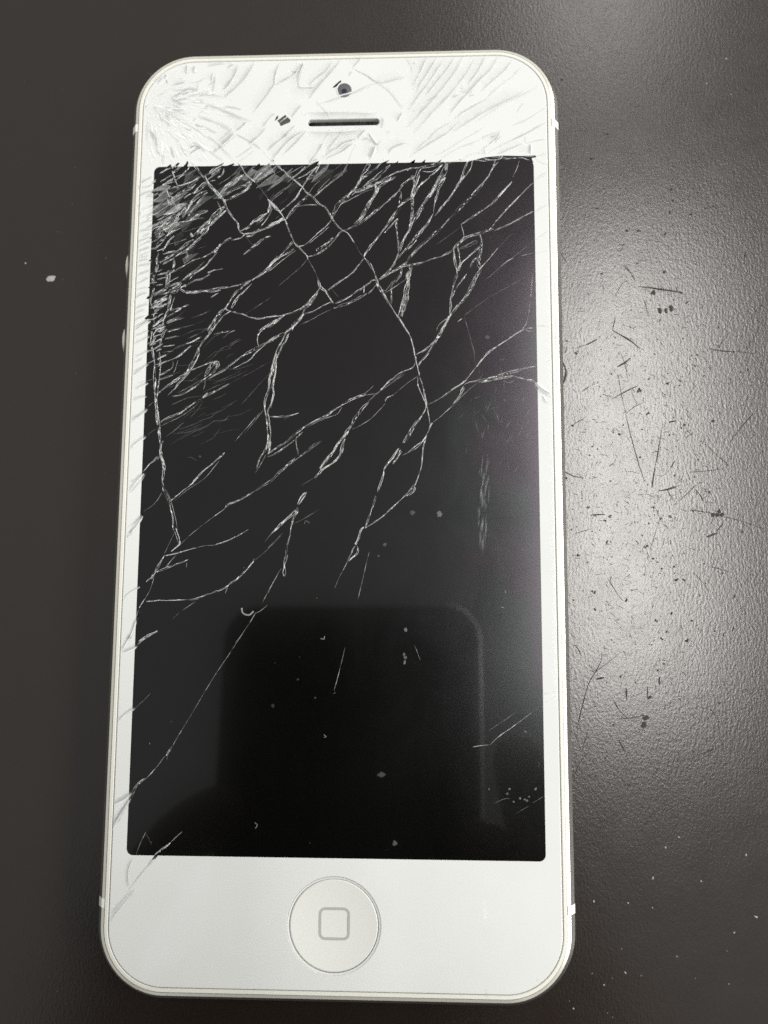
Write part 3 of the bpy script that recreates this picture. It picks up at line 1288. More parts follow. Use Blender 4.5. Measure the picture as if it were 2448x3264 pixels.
class Geo:
    def __init__(self):
        self.v, self.f, self.u, self.d, self.mi = [], [], [], [], []

    def sliver(self, pts, wid, z, dens, mi=0, lean=0.0, hgt=0.3, nr=None):
        """a ridge with a three-cornered section; wid and dens are per point"""
        nr = nr or normals(pts)
        b = len(self.v)
        s = random.random() * 50
        for i, p in enumerate(pts):
            if i:
                s += (p - pts[i - 1]).length
            w, n, dd = wid[i] * 0.5, nr[i], dens[i]
            base = Vector((p.x, p.y, z))
            self.v += [base + n * w, base + n * (w * lean) + Vector((0, 0, w * 2 * hgt)), base - n * w]
            self.u += [(s, 0.0), (s, w), (s, 2 * w)]
            self.d += [dd * 0.8, dd, dd * 0.8]
        for i in range(len(pts) - 1):
            a, c = b + 3 * i, b + 3 * i + 3
            self.f += [(a, a + 1, c + 1, c), (a + 1, a + 2, c + 2, c + 1)]
            self.mi += [mi, mi]

    def strip(self, pts, wid, z, dens, mi=0, soft=0.0, rough=0.0):
        """a sheet of crazed glass, a little crumpled"""
        nr = normals(pts)
        b = len(self.v)
        s = random.random() * 50
        for i, p in enumerate(pts):
            if i:
                s += (p - pts[i - 1]).length
            w, n, dd = wid[i] * 0.5, nr[i], dens[i]
            base = Vector((p.x, p.y, z))
            for k in (-1, 0, 1):
                self.v.append(base + n * (w * k) + Vector((0, 0, random.uniform(0, rough))))
                self.u.append((s, w * (k + 1)))
                self.d.append(dd if k == 0 else dd * (1 - soft))
        for i in range(len(pts) - 1):
            a, c = b + 3 * i, b + 3 * i + 3
            self.f += [(a + 1, a, c, c + 1), (a + 2, a + 1, c + 1, c + 2)]
            self.mi += [mi, mi]

    def half(self, pts, wid, z, d0, d1, mi=0):
        """a flat strip of tone lying to one side of a line (wid may be negative), density d0 at the line and d1 at its far edge"""
        nr = normals(pts)
        b = len(self.v)
        for i, p in enumerate(pts):
            base = Vector((p.x, p.y, z))
            self.v += [base, base + nr[i] * wid[i]]
            self.u += [(i * .02, 0), (i * .02, abs(wid[i]))]
            self.d += [d0[i], d1[i]]
        for i in range(len(pts) - 1):
            a, c = b + 2 * i, b + 2 * i + 2
            self.f.append((a, c, c + 1, a + 1) if wid[i] > 0 else (a + 1, c + 1, c, a))
            self.mi.append(mi)

    def build(self, name, mats, parent):
        return mesh(name, self.v, self.f, mats, parent, self.mi, self.u, self.d)


# ------------------------------------------------------------------ the table
T = 160
tb = mesh('table', [(-T, -T, -2.5), (T, -T, -2.5), (T, T, -2.5), (-T, T, -2.5), (-T, -T, 0), (T, -T, 0), (T, T, 0), (-T, T, 0)],
          [(3, 2, 1, 0), (4, 5, 6, 7), (0, 1, 5, 4), (1, 2, 6, 5), (2, 3, 7, 6), (3, 0, 4, 7)], M_table)
tag(tb, 'dark brown textured table top under the phone', kind='structure')

# ------------------------------------------------------------------ the phone
phone = bpy.data.objects.new('smartphone', None)
COL.objects.link(phone)
tag(phone, 'white smartphone with a shattered front glass lying face up on the dark table', 'smartphone')
DY, DR = 3.285, 2.07


def ring(hx, z, n=16):
    return rrect(hx, hx + DY, hx - DR, z, n)


# front glass with openings for the button and the earpiece
BTN = onplane(1062, 2951)
EAR = onplane(1093, 389.5)
CAMP = onplane(1095, 288)
cu = bpy.data.curves.new('front_glass', 'CURVE')
cu.dimensions = '2D'
cu.fill_mode = 'BOTH'
cu.extrude = 0.03
cu.bevel_depth = 0.014
cu.bevel_resolution = 3
cu.offset = -0.014


def loopspline(pts):
    sp = cu.splines.new('POLY')
    sp.points.add(len(pts) - 1)
    for q, p in zip(sp.points, pts):
        q.co = (p[0], p[1], 0, 1)
    sp.use_cyclic_u = True


loopspline(rrect(2.762, 2.762 + DY, 2.762 - DR, 0, 20))
loopspline([(BTN.x + 0.566 * math.cos(2 * math.pi * i / 96), BTN.y + 0.566 * math.sin(2 * math.pi * i / 96), 0) for i in range(96)])
loopspline(rrect(0.487, 0.046, 0.0455, 0, 10, EAR.x, EAR.y))
co = bpy.data.objects.new('tmp', cu)
COL.objects.link(co)
bpy.context.view_layer.update()
gm = bpy.data.meshes.new_from_object(co.evaluated_get(bpy.context.evaluated_depsgraph_get()))
bpy.data.objects.remove(co)
gm.name = 'front_glass'
gm.materials.clear()
gm.materials.append(M_white)
glass = bpy.data.objects.new('front_glass', gm)
COL.objects.link(glass)
glass.parent = phone
glass.location = (0, 0, TOP - 0.044)
for p in gm.polygons:
    p.use_smooth = True
gm.set_sharp_from_angle(angle=R(25))
bpy.context.view_layer.update()


def onglass(o):
    """makes o a sub-part of the glass, staying where it was built"""
    o.parent = glass
    o.matrix_parent_inverse = Matrix.Translation((0, 0, 0.044 - TOP))
    return o


disp = loft('display', [rrect(2.572, 4.512, 0.08, TOP - 0.02), rrect(2.572, 4.512, 0.08, TOP + 0.0008)], M_black, phone, cap_last=True)

loft('seam', [ring(2.70, TOP - 0.03), ring(2.845, TOP - 0.03)], M_seam, phone)
loft('gasket', [ring(2.770, .71), ring(2.770, .746), ring(2.778, .754), ring(2.814, .752), ring(2.821, .742), ring(2.821, .71)], M_gasket, phone)
loft('polished_chamfer', [ring(2.8255, .70), ring(2.8255, .742), ring(2.864, .727)], M_chamfer, phone)
loft('side_frame', [ring(2.864, .7265), ring(2.925, .632), ring(2.925, .12), ring(2.90, .05), ring(2.86, .02)], M_band, phone, cap_last=True)

for sx, yy in ((-1, 5.10), (1, 5.065), (-1, -5.088), (1, -5.08)):
    prof = [(2.829, .746), (2.866, .732), (2.930, .634), (2.930, .11), (2.90, .11), (2.90, .66), (2.85, .715), (2.829, .735)]
    v = [(sx * a, yy + h, z) for h in (-.054, .054) for a, z in prof]
    n = len(prof)
    f = [tuple(range(n)), tuple(range(2 * n - 1, n - 1, -1))] + [(i, n + i, n + (i + 1) % n, (i + 1) % n) for i in range(n)]
    mesh('antenna_strip', v, f, M_mark, phone)

for px, py in ((398, 863), (388, 1096)):
    c = onplane(px, py, 0.40)
    rings = []
    for xx, rr_ in ((-2.92, .22), (-2.955, .22), (-2.963, .21)):
        rings.append([(xx, c.y + rr_ * math.cos(2 * math.pi * i / 40), .40 + rr_ * math.sin(2 * math.pi * i / 40)) for i in range(40)])
    loft('volume_button', rings, M_chamfer, phone, cap_last=True)

# home button: a shallow dish with a printed square


def dish(r):
    return TOP - 0.052 + 0.038 * (r / 0.5) ** 2


prof = [(0.02, dish(0.02))] + [(r / 50, dish(r / 50)) for r in range(3, 26, 2)] + [(0.525, TOP - .010), (0.537, TOP - .016), (0.542, TOP - .03), (0.542, TOP - .10)]
prof.reverse()
btn = loft('home_button', [[(BTN.x + r * math.cos(2 * math.pi * i / 96), BTN.y + r * math.sin(2 * math.pi * i / 96), z) for i in range(96)] for r, z in prof], M_button, phone, cap_last=True)
rg = []
for k in range(9):
    t = k / 8
    r = .568 - .022 * t
    z = TOP + .0004 - .006 * (t * t * (3 - 2 * t))
    rg.append([(BTN.x + r * math.cos(2 * math.pi * i / 96), BTN.y + r * math.sin(2 * math.pi * i / 96), z) for i in range(96)])
rg.append([(BTN.x + .546 * math.cos(2 * math.pi * i / 96), BTN.y + .546 * math.sin(2 * math.pi * i / 96), TOP - .09) for i in range(96)])
loft('button_surround', rg[::-1], M_bevel, phone)
IC = onplane(1062.5, 2948)
ro = rrect(0.190, 0.190, 0.078, 0, 12, IC.x, IC.y)
ri = rrect(0.159, 0.159, 0.050, 0, 12, IC.x, IC.y)


def ondish(p, dz):
    return (p[0], p[1], dish(math.hypot(p[0] - BTN.x, p[1] - BTN.y)) + dz)


loft('square_symbol', [[ondish(p, -.004) for p in ro], [ondish(p, .0022) for p in ro], [ondish(p, .0022) for p in ri], [ondish(p, -.004) for p in ri]], M_icon, btn)
loft('button_well', [[(BTN.x + .60 * math.cos(2 * math.pi * i / 64), BTN.y + .60 * math.sin(2 * math.pi * i / 64), TOP - .07) for i in range(64)],
                     [(BTN.x + .50 * math.cos(2 * math.pi * i / 64), BTN.y + .50 * math.sin(2 * math.pi * i / 64), TOP - .07) for i in range(64)]], M_seam, phone)

# earpiece: a dark woven mesh behind the slot
ear = loft('earpiece', [rrect(.50, .058, .05, TOP - .10, 8, EAR.x, EAR.y), rrect(.50, .058, .05, TOP - .092, 8, EAR.x, EAR.y)], M_mesh, phone, cap_last=True)
g = Geo()
for k in range(-28, 29):
    for s in (-1, 1):
        a = Vector((EAR.x + k * .017 - s * .04, EAR.y - .042, 0))
        c = Vector((EAR.x + k * .017 + s * .04, EAR.y + .042, 0))
        g.sliver([a, c], [.006, .006], TOP - .0915, [1, 1], hgt=.4)
mo = g.build('wire_mesh', [simple('mesh_wire', (0.004, 0.004, 0.0035), .8, spec=.2)], ear)
tag(mo, kind='stuff')


def disc(name, c, r, z, mat, parent, h=.01, n=48):
    rg = [[(c.x + q * math.cos(2 * math.pi * i / n), c.y + q * math.sin(2 * math.pi * i / n), zz) for i in range(n)] for q, zz in ((r, z - h), (r, z - .0004), (r - .002, z))]
    return loft(name, rg, mat, parent, cap_last=True)


fc = disc('front_camera', CAMP, .104, TOP + .0012, M_lensring, phone)
lc = onplane(1096, 291)
disc('lens', lc, .040, TOP + .0022, M_lens, fc)

# ------------------------------------------------------------------ black slivers of display seen through the broken bezel
for h, pts in parse(SLIVERS, 1):
    q = [topt(h[0], *p) for p in pts]
    area = sum(q[i].x * q[(i + 1) % len(q)].y - q[(i + 1) % len(q)].x * q[i].y for i in range(len(q)))
    if area < 0:
        q.reverse()
    n = len(q)
    v = [(p.x, p.y, TOP - .006) for p in q] + [(p.x, p.y, TOP + .0014) for p in q]
    f = [tuple(range(n, 2 * n))] + [(i, (i + 1) % n, n + (i + 1) % n, n + i) for i in range(n)]
    onglass(mesh('shifted_display_shard', v, f, M_sensor if h[0] == 'A' else M_black))

# ------------------------------------------------------------------ cracks over the display
PX = 0.0040
rnd = random.Random(11)


def steps(n, lo, hi):
    """random series that holds a value for a few samples, then jumps"""
    out = []
    while len(out) < n:
        out += [rnd.random()] * rnd.randint(lo, hi)
    return out[:n]


def kinked(n, lo, hi):
    """random series of straight runs between sharp kinks, -1..1"""
    out, a = [], rnd.uniform(-1, 1)
    while len(out) < n:
        k, c = rnd.randint(lo, hi), rnd.uniform(-1, 1)
        out += [a + (c - a) * q / k for q in range(k)]
        a = c
    return out[:n]


def crack(g, pts, w, dens, zb=TOP + .002):
    w *= .86
    L = sum((pts[i + 1] - pts[i]).length for i in range(len(pts) - 1))
    P = spline(pts, 0.015)
    n = len(P)
    nr = normals(P)
    wn, wf = kinked(n, 4, 12), kinked(n, 1, 4)
    amp = min(w * 0.20, 0.006) + 0.0014
    P = [p + nr[i] * ((wn[i] * .8 + wf[i] * .35) * amp) for i, p in enumerate(P)]
    ta = [min(1, .2 + 1.8 * min(i, n - 1 - i) / max(6, n * .35)) for i in range(n)]
    st = steps(n, 2, 7)
    D = [dens * (.40 + .95 * st[i] ** 1.5) * (.35 + .65 * ta[i]) for i in range(n)]
    if w < 0.0125:
        ww = max(w * .8, .0052)
        g.sliver(P, [ww * (.8 + .4 * wf[i]) * (.5 + .5 * ta[i]) for i in range(n)], zb, D, 0, lean=rnd.uniform(-.5, .5))
        return
    wv = kinked(n, 4, 14)
    W = [w * (0.70 + .50 * wv[i] + .15 * wf[i]) * (.25 + .75 * ta[i]) for i in range(n)]
    nr = normals(P)
    # plates of crazed glass between the two lips of the crack
    i = 0
    while i < n - 2:
        m = min(n - 1, i + rnd.randint(2, 6))
        if rnd.random() < .5:
            d = dens * rnd.choice((.04, .07, .12, .18, .32))
            a, c = rnd.uniform(-.5, -.05), rnd.uniform(.05, .5)
            run = range(i, m + 1)
            g.strip([P[q] + nr[q] * (W[q] * (a + c) * .5) for q in run], [W[q] * (c - a) for q in run], zb + rnd.random() * .002, [d] * len(run), 1, rough=.004)
        i = m if rnd.random() < .8 else m + 1
    # the lips: thin bright edges, broken up
    for s in (-1, 1):
        e = kinked(n, 2, 6)
        q = steps(n, 2, 9)
        E = [p + nr[i] * (s * W[i] * .5 + e[i] * .0020) for i, p in enumerate(P)]
        g.sliver(E, [.0047 * (.9 + .45 * e[i]) for i in range(n)], zb + .002, [min(1.0, dens * (.14 + 2.0 * q[i] ** 1.8) * (.4 + .6 * ta[i])) for i in range(n)], 0, lean=rnd.uniform(-.6, .6))
    # splinters across and along
    for k in range(int(L / .045 * max(1, w / .03)) + 1):
        i0 = rnd.randrange(0, max(1, n - 3))
        m = min(n - 1, i0 + rnd.randint(1, 5))
        a, c = rnd.uniform(-.55, .55), rnd.uniform(-.55, .55)
        A, B = P[i0] + nr[i0] * (W[i0] * a), P[m] + nr[m] * (W[m] * c)
        if (B - A).length < .008:
            continue
        br = 1.6 if rnd.random() < .16 else rnd.uniform(.2, .8)
        g.sliver([A, (A + B) * .5, B], [.0025, rnd.uniform(.003, .006), .0025], zb + .003 + rnd.random() * .003, [min(1, br * dens)] * 3, 0, lean=rnd.uniform(-.7, .7), hgt=.5)
    # glints, painted as short opaque white splinters
    for k in range(int(L / .11) + (rnd.random() < .7)):
        i0 = rnd.randrange(0, max(1, n - 1))
        if rnd.random() < dens:
            A = P[i0] + nr[i0] * (W[i0] * rnd.uniform(-.4, .4))
            d = (P[min(i0 + 1, n - 1)] - P[max(i0 - 1, 0)]).normalized() * rnd.uniform(.006, .022)
            g.sliver([A - d, A, A + d], [.004, .0115, .004], zb + .006, [1, 1, 1], 0, lean=rnd.uniform(-.5, .5), hgt=.6)


todo = []
for (c, w_, d_), pts in parse(CRACKS, 3):
    P0 = [topt(c, *p) for p in pts]
    todo.append((w_ * sum((P0[i + 1] - P0[i]).length for i in range(len(P0) - 1)), P0, w_, d_))
todo.sort(key=lambda t: -t[0])
rest = Geo()                                            # the smallest ones, too many to pick apart, stay together
for k, (_, P0, w_, d_) in enumerate(todo):
    g = Geo() if k < 290 else rest
    crack(g, P0, w_ * PX, d_)
    if k < 290:
        onglass(g.build('crack', [M_fib, M_fill], None))
onglass(tag(rest.build('hairline_cracks', [M_fib, M_fill], None), kind='stuff'))

# ------------------------------------------------------------------ broken white bezel
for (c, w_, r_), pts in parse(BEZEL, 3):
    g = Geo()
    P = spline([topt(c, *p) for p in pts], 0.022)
    n = len(P)
    a, wn = vnoise(n, 6, rnd), vnoise(n, 4, rnd)
    ta = [min(1, .15 + 2.2 * min(i, n - 1 - i) / max(4, n * .5)) for i in range(n)]
    wd = w_ * PX
    W = [wd * (.85 + .3 * wn[i]) * (.45 + .55 * ta[i]) for i in range(n)]
    nr = normals(P)
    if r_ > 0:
        side = 1 if nr[n // 2].x > 0 else -1       # the side painted as lit, towards the right of the phone
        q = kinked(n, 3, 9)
        g.half(P, [-side * w_i * 1.5 for w_i in W], TOP + .0012, [min(1, r_ * (.72 + .28 * q[i]) * ta[i]) for i in range(n)], [0] * n, 1)  # shade of the step painted as a grey fade
        g.half(P, [side * w_i * .62 for w_i in W], TOP + .0016, [min(1, r_ * (1.3 + .4 * a[i]) * ta[i]) for i in range(n)], [r_ * .25 * ta[i] for i in range(n)], 0)  # highlight of the step painted as a white strip
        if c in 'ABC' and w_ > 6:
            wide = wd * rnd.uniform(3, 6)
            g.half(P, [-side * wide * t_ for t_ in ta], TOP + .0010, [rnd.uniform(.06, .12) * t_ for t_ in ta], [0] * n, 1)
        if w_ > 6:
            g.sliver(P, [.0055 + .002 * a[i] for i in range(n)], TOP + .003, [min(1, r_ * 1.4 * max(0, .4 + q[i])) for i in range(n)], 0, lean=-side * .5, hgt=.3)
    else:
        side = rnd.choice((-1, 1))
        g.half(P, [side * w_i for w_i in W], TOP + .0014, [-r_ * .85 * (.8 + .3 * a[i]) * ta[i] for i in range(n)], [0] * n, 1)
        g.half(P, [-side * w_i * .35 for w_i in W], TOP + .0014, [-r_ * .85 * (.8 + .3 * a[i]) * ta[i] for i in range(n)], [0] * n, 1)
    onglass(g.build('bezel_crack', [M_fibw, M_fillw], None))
g = Geo()
for pts in ('590,590 640,570 690,560 722,543', '568,495 574,540 590,575 612,592', '600,455 580,480 570,500'):
    P = spline([topt('B', *[float(q) for q in p.split(',')]) for p in pts.split()], .02)
    g.sliver(P, [.018] * len(P), TOP + .003, [.85] * len(P), 0)
onglass(g.build('bezel_crack', [M_fibw, M_fillw], None))

# fine splinters: over the display near the point of impact, and in the corner of the bezel
IMP = (500, 320)


def inside(p, hx=2.70, r=.64):
    dx, dy = abs(p.x) - (hx - r), abs(p.y) - (hx + DY - r)
    return dx < r and dy < r and (dx < 0 or dy < 0 or math.hypot(dx, dy) < r)


def splinter_field(name, n, box, acc, ang, lens, wid, dn, mats, z, mi=0, flat=False):
    g = Geo()
    k = 0
    while k < n:
        x, y = rnd.uniform(box[0], box[2]), rnd.uniform(box[1], box[3])
        if rnd.random() > acc(x, y) or not inside(onplane(x, y)):
            continue
        k += 1
        t = ang(x, y) + rnd.gauss(0, .16)
        L = rnd.uniform(*lens)
        dx, dy = math.cos(t) * L / 2, -math.sin(t) * L / 2
        b = rnd.gauss(0, .12) * L
        P = spline([onplane(x - dx, y - dy), onplane(x + b * .5, y + b * .5), onplane(x + dx, y + dy)], .02)
        m = len(P)
        ww = rnd.uniform(*wid) * PX
        dd = rnd.uniform(*dn)
        if rnd.random() < .08:
            dd = min(1, dd * 2.0)
        if flat:
            g.strip(P, [ww * (.35 + .65 * math.sin(math.pi * (i + .4) / m)) for i in range(m)], z + rnd.random() * .002, [dd] * m, mi, soft=.6, rough=.001)
            continue
        z1 = z + rnd.random() * .005
        if ww > .008 and len(mats) > 1:                    # an angular plate with one bright edge
            wa, wb_ = ww * rnd.uniform(.2, 1.2), ww * rnd.uniform(.2, 1.2)
            g.strip([P[0], P[m // 2], P[-1]], [wa, max(wa, wb_), wb_], z1, [dd * rnd.uniform(.15, .7)] * 3, 1, rough=.004)
            nn = normals(P)
            s = rnd.choice((-1, 1))
            g.sliver([P[0] + nn[0] * (s * wa * .5), P[m // 2] + nn[m // 2] * (s * max(wa, wb_) * .5), P[-1] + nn[-1] * (s * wb_ * .5)], [.004, .005, .003], z1 + .002, [dd] * 3, 0, lean=rnd.uniform(-.6, .6))
        else:
            g.sliver([P[0], P[m // 2], P[-1]], [.002, min(ww, .008), .002], z1, [dd] * 3, mi, lean=rnd.uniform(-.8, .8), hgt=.35)
    return onglass(tag(g.build(name, mats, None), kind='stuff'))


def tang(x, y):
    return R(33) if x < 900 else R(45)


def mosaic(name, x0, y0, ang, nu, nv, lu, lv, acc):
    """crazed zone: long fragments that share their edges, in rows that lean by ang degrees; acc gives how broken it is at a pixel"""
    g = Geo()
    ca, sa = math.cos(R(ang)), -math.sin(R(ang))
    pt = {}
    for a in range(nu + 1):
        for c in range(nv + 1):
            u = (a + (.5 if c % 2 else 0) + rnd.uniform(-.36, .36)) * lu
            v_ = (c + rnd.uniform(-.40, .40)) * lv
            pt[a, c] = (x0 + u * ca - v_ * sa, y0 + u * sa + v_ * ca)
    for a in range(nu):
        for c in range(nv):
            q = [pt[a, c], pt[a + 1, c], pt[a + 1, c + 1], pt[a, c + 1]]
            mx_, my_ = sum(t[0] for t in q) / 4, sum(t[1] for t in q) / 4
            k = acc(mx_, my_)
            if k <= 0 or not inside(onplane(mx_, my_)):
                continue
            P = [onplane(*t) for t in q]
            z = TOP + .003 + rnd.random() * .002
            if rnd.random() < k * .75:
                d = k * rnd.choice((.03, .06, .10, .16, .24, .38))
                b0 = len(g.v)
                for p in P:
                    g.v.append(Vector((p.x, p.y, z + rnd.random() * .003)))
                    g.u.append((p.x * ca * 2 - p.y * sa * 2, p.x * sa + p.y * ca))
                    g.d.append(d * rnd.uniform(.4, 1.2))
                g.f.append((b0 + 3, b0 + 2, b0 + 1, b0))
                g.mi.append(1)
            for e in (0, 3):
                if rnd.random() < k * (.80 if e == 0 else .45):
                    A, B = P[e], P[(e + 1) % 4]
                    M_ = (A + B) * .5 + Vector((rnd.uniform(-1, 1), rnd.uniform(-1, 1), 0)) * .006
                    br = min(1, k * rnd.choice((.15, .25, .4, .6, .95, 1.3)))
                    g.sliver([A, M_, B], [.004, rnd.uniform(.004, .0065), .003], z + .004, [br * .8, br, br * .6], 0, lean=rnd.uniform(-.7, .7), hgt=.4)
    return onglass(tag(g.build(name, [M_fib, M_fill], None), kind='stuff'))


mosaic('glass_splinters', 440, 640, 33, 7, 42, 44, 13, lambda x, y: max(0, min(1, 1.25 - (x - 488) / (165 - .12 * max(0, y - 560)))) if 533 < y < 1180 and x > 484 - (y - 533) * .045 else 0)
mosaic('glass_splinters', 470, 760, 38, 18, 15, 48, 15, lambda x, y: max(0, min(.8, 1.0 - (y - 535) / (150 - .07 * (x - 500)))) * (1 if x < 900 else .7) if 534 < y and 560 < x < 1500 else 0)
splinter_field('glass_splinters', 55, (520, 1000, 760, 1400), lambda x, y: .8, lambda x, y: R(24), (30, 120), (1.2, 1.8), (.05, .16), [M_fib], TOP + .004)
# border of the display on the left: the edge is broken up by white and grey chips
splinter_field('glass_splinters', 45, (468, 540, 512, 1170), lambda x, y: .9, lambda x, y: R(30), (10, 40), (2, 6), (.35, .95), [M_fibw, M_fillw], TOP + .005)
# impact corner: many small white facets and grey chips
splinter_field('white_splinters', 85, (445, 225, 760, 540), lambda x, y: max(0, 1 - math.hypot(x - 515, y - 370) / 230),
               lambda x, y: math.atan2(-(y - 330), x - 470), (10, 46), (4, 12), (.3, .9), [M_fibw, M_fillw], TOP + .003, 0, True)
splinter_field('white_splinters', 34, (460, 235, 760, 540), lambda x, y: max(0, 1 - math.hypot(x - 545, y - 380) / 230),
               lambda x, y: math.atan2(-(y - 330), x - 470), (16, 60), (6, 15), (.14, .42), [M_fibw, M_fillw], TOP + .002, 1, True)
splinter_field('white_splinters', 70, (445, 225, 700, 540), lambda x, y: max(0, 1 - math.hypot(x - 520, y - 400) / 220),
               lambda x, y: rnd.uniform(0, 3.1), (3, 9), (2, 6), (.7, 1.0), [M_fibw, M_fillw], TOP + .004, 0, True)
# crushed, milky glass around the point of impact
g = Geo()
ctr = onplane(512, 325)
NR, NA = 7, 40
amp_ = [rnd.uniform(.7, 1.25) for _ in range(NA)]
for k in range(NR + 1):
    for q in range(NA):
        a = 2 * math.pi * q / NA
        rr_ = .46 * amp_[q] * k / NR
        p = Vector((ctr.x + rr_ * math.cos(a), ctr.y + rr_ * math.sin(a) * 1.15, TOP + .0016 + .0008 * rnd.random()))
        lim = inside(p, 2.735, .66)
        g.v.append(p if lim else Vector((max(-2.70, p.x), min(5.93, p.y), p.z)))
        g.u.append((p.x, p.y))
        g.d.append(.42 * (1 - k / NR) * rnd.uniform(.6, 1.2) if lim else 0)
for k in range(NR):
    for q in range(NA):
        c_ = (q + 1) % NA
        g.f.append((k * NA + q, (k + 1) * NA + q, (k + 1) * NA + c_, k * NA + c_))
        g.mi.append(0)
onglass(g.build('crushed_glass', [M_fibw], None))

# specks, dried drops and smudges on the glass


def blob(g, c, r, z, h, mi=0, n=9, ell=1.0, rot=0.0, dens=1.0):
    b = len(g.v)
    g.v.append(Vector((c.x, c.y, z + h)))
    g.u.append((c.x, c.y))
    g.d.append(dens)
    for i in range(n):
        a = 2 * math.pi * i / n
        q = r * rnd.uniform(.65, 1.15)
        x, y = q * math.cos(a) * ell, q * math.sin(a)
        x, y = x * math.cos(rot) - y * math.sin(rot), x * math.sin(rot) + y * math.cos(rot)
        g.v.append(Vector((c.x + x, c.y + y, z)))
        g.u.append((c.x + x * 3, c.y + y * 3))
        g.d.append(dens * .6)
        g.f.append((b, b + 1 + i, b + 1 + (i + 1) % n))
        g.mi.append(mi)


g = Geo()
for (px, py, r, d, e, ro_) in ((1402, 1638, 12, .30, .7, 0), (1315, 1634, 9, .14, 1, 0), (1226, 1736, 6, .16, 1, 0), (1293, 2007, 7, .30, 1, 0), (1292, 2095, 6, .22, 1, 0),
                               (1290, 2112, 8, .30, .6, 0), (1288, 2086, 6, .26, .7, 0), (1215, 2470, 9, .12, 1.4, 0), (1258, 2688, 8, .18, 1, 0), (1206, 1772, 4, .14, 1, 0),
                               (866, 2250, 6, .08, 1, 0), (946, 2166, 5, .07, 1, 0), (1002, 2224, 4, .1, 1, 0), (1627, 2515, 4, .3, 1, 0), (1620, 2530, 5, .2, 1, 0), (1661, 2545, 4, .35, 1, 0),
                               (1676, 2548, 3, .3, 1, 0), (1640, 2556, 3, .4, 1, 0), (1711, 2514, 3, .4, 1.8, .9), (1690, 2540, 3, .3, 1, 0), (1683, 2552, 4, .25, 1, 0), (1561, 2515, 3, .3, 1, 0),
                               (1678, 2332, 4, .3, 1, 0), (470, 2370, 3, .4, .5, 0), (632, 1455, 4, .12, 1, 0), (1060, 1440, 4, .1, 1, 0), (1556, 1075, 7, .14, 1.3, 0), (1610, 1275, 3, .3, 1, 0)):
    blob(g, onplane(px, py), r * PX, TOP + .002, .002, 0, 11, e, ro_, d * .75)
for pts, wq, d in (((766, 1938, 770, 1955, 790, 1960, 804, 1948), 5, .45), ((808, 2622, 816, 2630, 810, 2640), 2.5, .3), ((1020, 2035, 1030, 2037, 1032, 2028), 3, .3),
                   ((1030, 2350, 1038, 2348, 1030, 2342), 2, .3), ((968, 1670, 972, 1660, 985, 1668), 2, .2), ((1612, 1880, 1614, 1890), 2, .35), ((1600, 1935, 1608, 1937), 2, .4)):
    P = spline([onplane(pts[i], pts[i + 1]) for i in range(0, len(pts), 2)], .01)
    g.sliver(P, [wq * PX] * len(P), TOP + .002, [d] * len(P), 0)
for k in range(8):
    px, py = rnd.uniform(430, 1720), rnd.uniform(1100, 2700)
    blob(g, onplane(px, py), rnd.uniform(.8, 2.0) * PX, TOP + .002, .001, 0, 6, 1, 0, rnd.uniform(.1, .4))
for k in range(70):                                     # wiped smudge streaks
    px, py = rnd.gauss(1545, 9), rnd.uniform(1460, 1740)
    L = rnd.uniform(15, 60)
    P = [onplane(px, py - L / 2), onplane(px - 2, py), onplane(px - 4, py + L / 2)]
    g.sliver(P, [rnd.uniform(1.5, 5) * PX] * 3, TOP + .002, [0, rnd.uniform(.03, .16), 0], 0, hgt=.05)
for k in range(60):
    px, py = rnd.gauss(1590, 60), rnd.gauss(1370, 70)
    if px > 1690:
        continue
    L = rnd.uniform(12, 45)
    t = rnd.gauss(.75, .25) * math.pi / 2 + .2
    P = [onplane(px, py), onplane(px + math.cos(t) * L / 2, py - math.sin(t) * L / 2), onplane(px + math.cos(t) * L, py - math.sin(t) * L)]
    g.sliver(P, [rnd.uniform(1.5, 4) * PX] * 3, TOP + .002, [0, rnd.uniform(.03, .12), 0], 0, hgt=.05)
onglass(tag(g.build('specks', [fracture('dried_speck', (.6, .6, .62), .8, .6, 1.2)], None), kind='stuff'))

# ------------------------------------------------------------------ scratches, stains and dust on the table
for (c, w_), pts in parse(SCRATCH, 2):
    P = spline([topt(c, p[0], p[1], 0) for p in pts], .05)
    n = len(P)
    a = vnoise(n, 2, rnd)
    nr = normals(P)
    g = Geo()
    g.sliver([p + nr[i] * a[i] * .003 for i, p in enumerate(P)], [w_ * .0044 * (1 + .55 * a[i]) * (.5 + .5 * math.sin(math.pi * (i + .5) / n)) for i in range(n)], .002, [1] * n, 0, hgt=.05)
    o = g.build('scratch', [M_grime], tb)
g = Geo()
for (c, r_), pts in parse(STAINS, 2):
    p = topt(c, *pts[0], 0)
    for k in range(3):
        blob(g, p + Vector((rnd.gauss(0, .4), rnd.gauss(0, .4), 0)) * r_ * .0044, r_ * .0027, .003 + .001 * k, .003, 0, 9)
for k in range(1500):
    px, py = rnd.gauss(2090, 170), rnd.gauss(1560, 430)
    if px < 1812 or px > 2445:
        continue
    p = onplane(px, py, 0)
    if rnd.random() < .4:
        t = rnd.uniform(0, math.pi)
        L = rnd.uniform(3, 11) * .0044
        d = Vector((math.cos(t), math.sin(t), 0)) * L
        g.sliver([p - d, p, p + d], [.003, .0065, .003], .003, [1] * 3, 0, hgt=.1)
    else:
        blob(g, p, min(3.6, rnd.expovariate(1.2) + .6) * .0044, .003, .002, 0, 7, rnd.uniform(.7, 1.6), rnd.uniform(0, 3))
gs = tag(g.build('grime_specks', [M_grime], tb), kind='stuff')

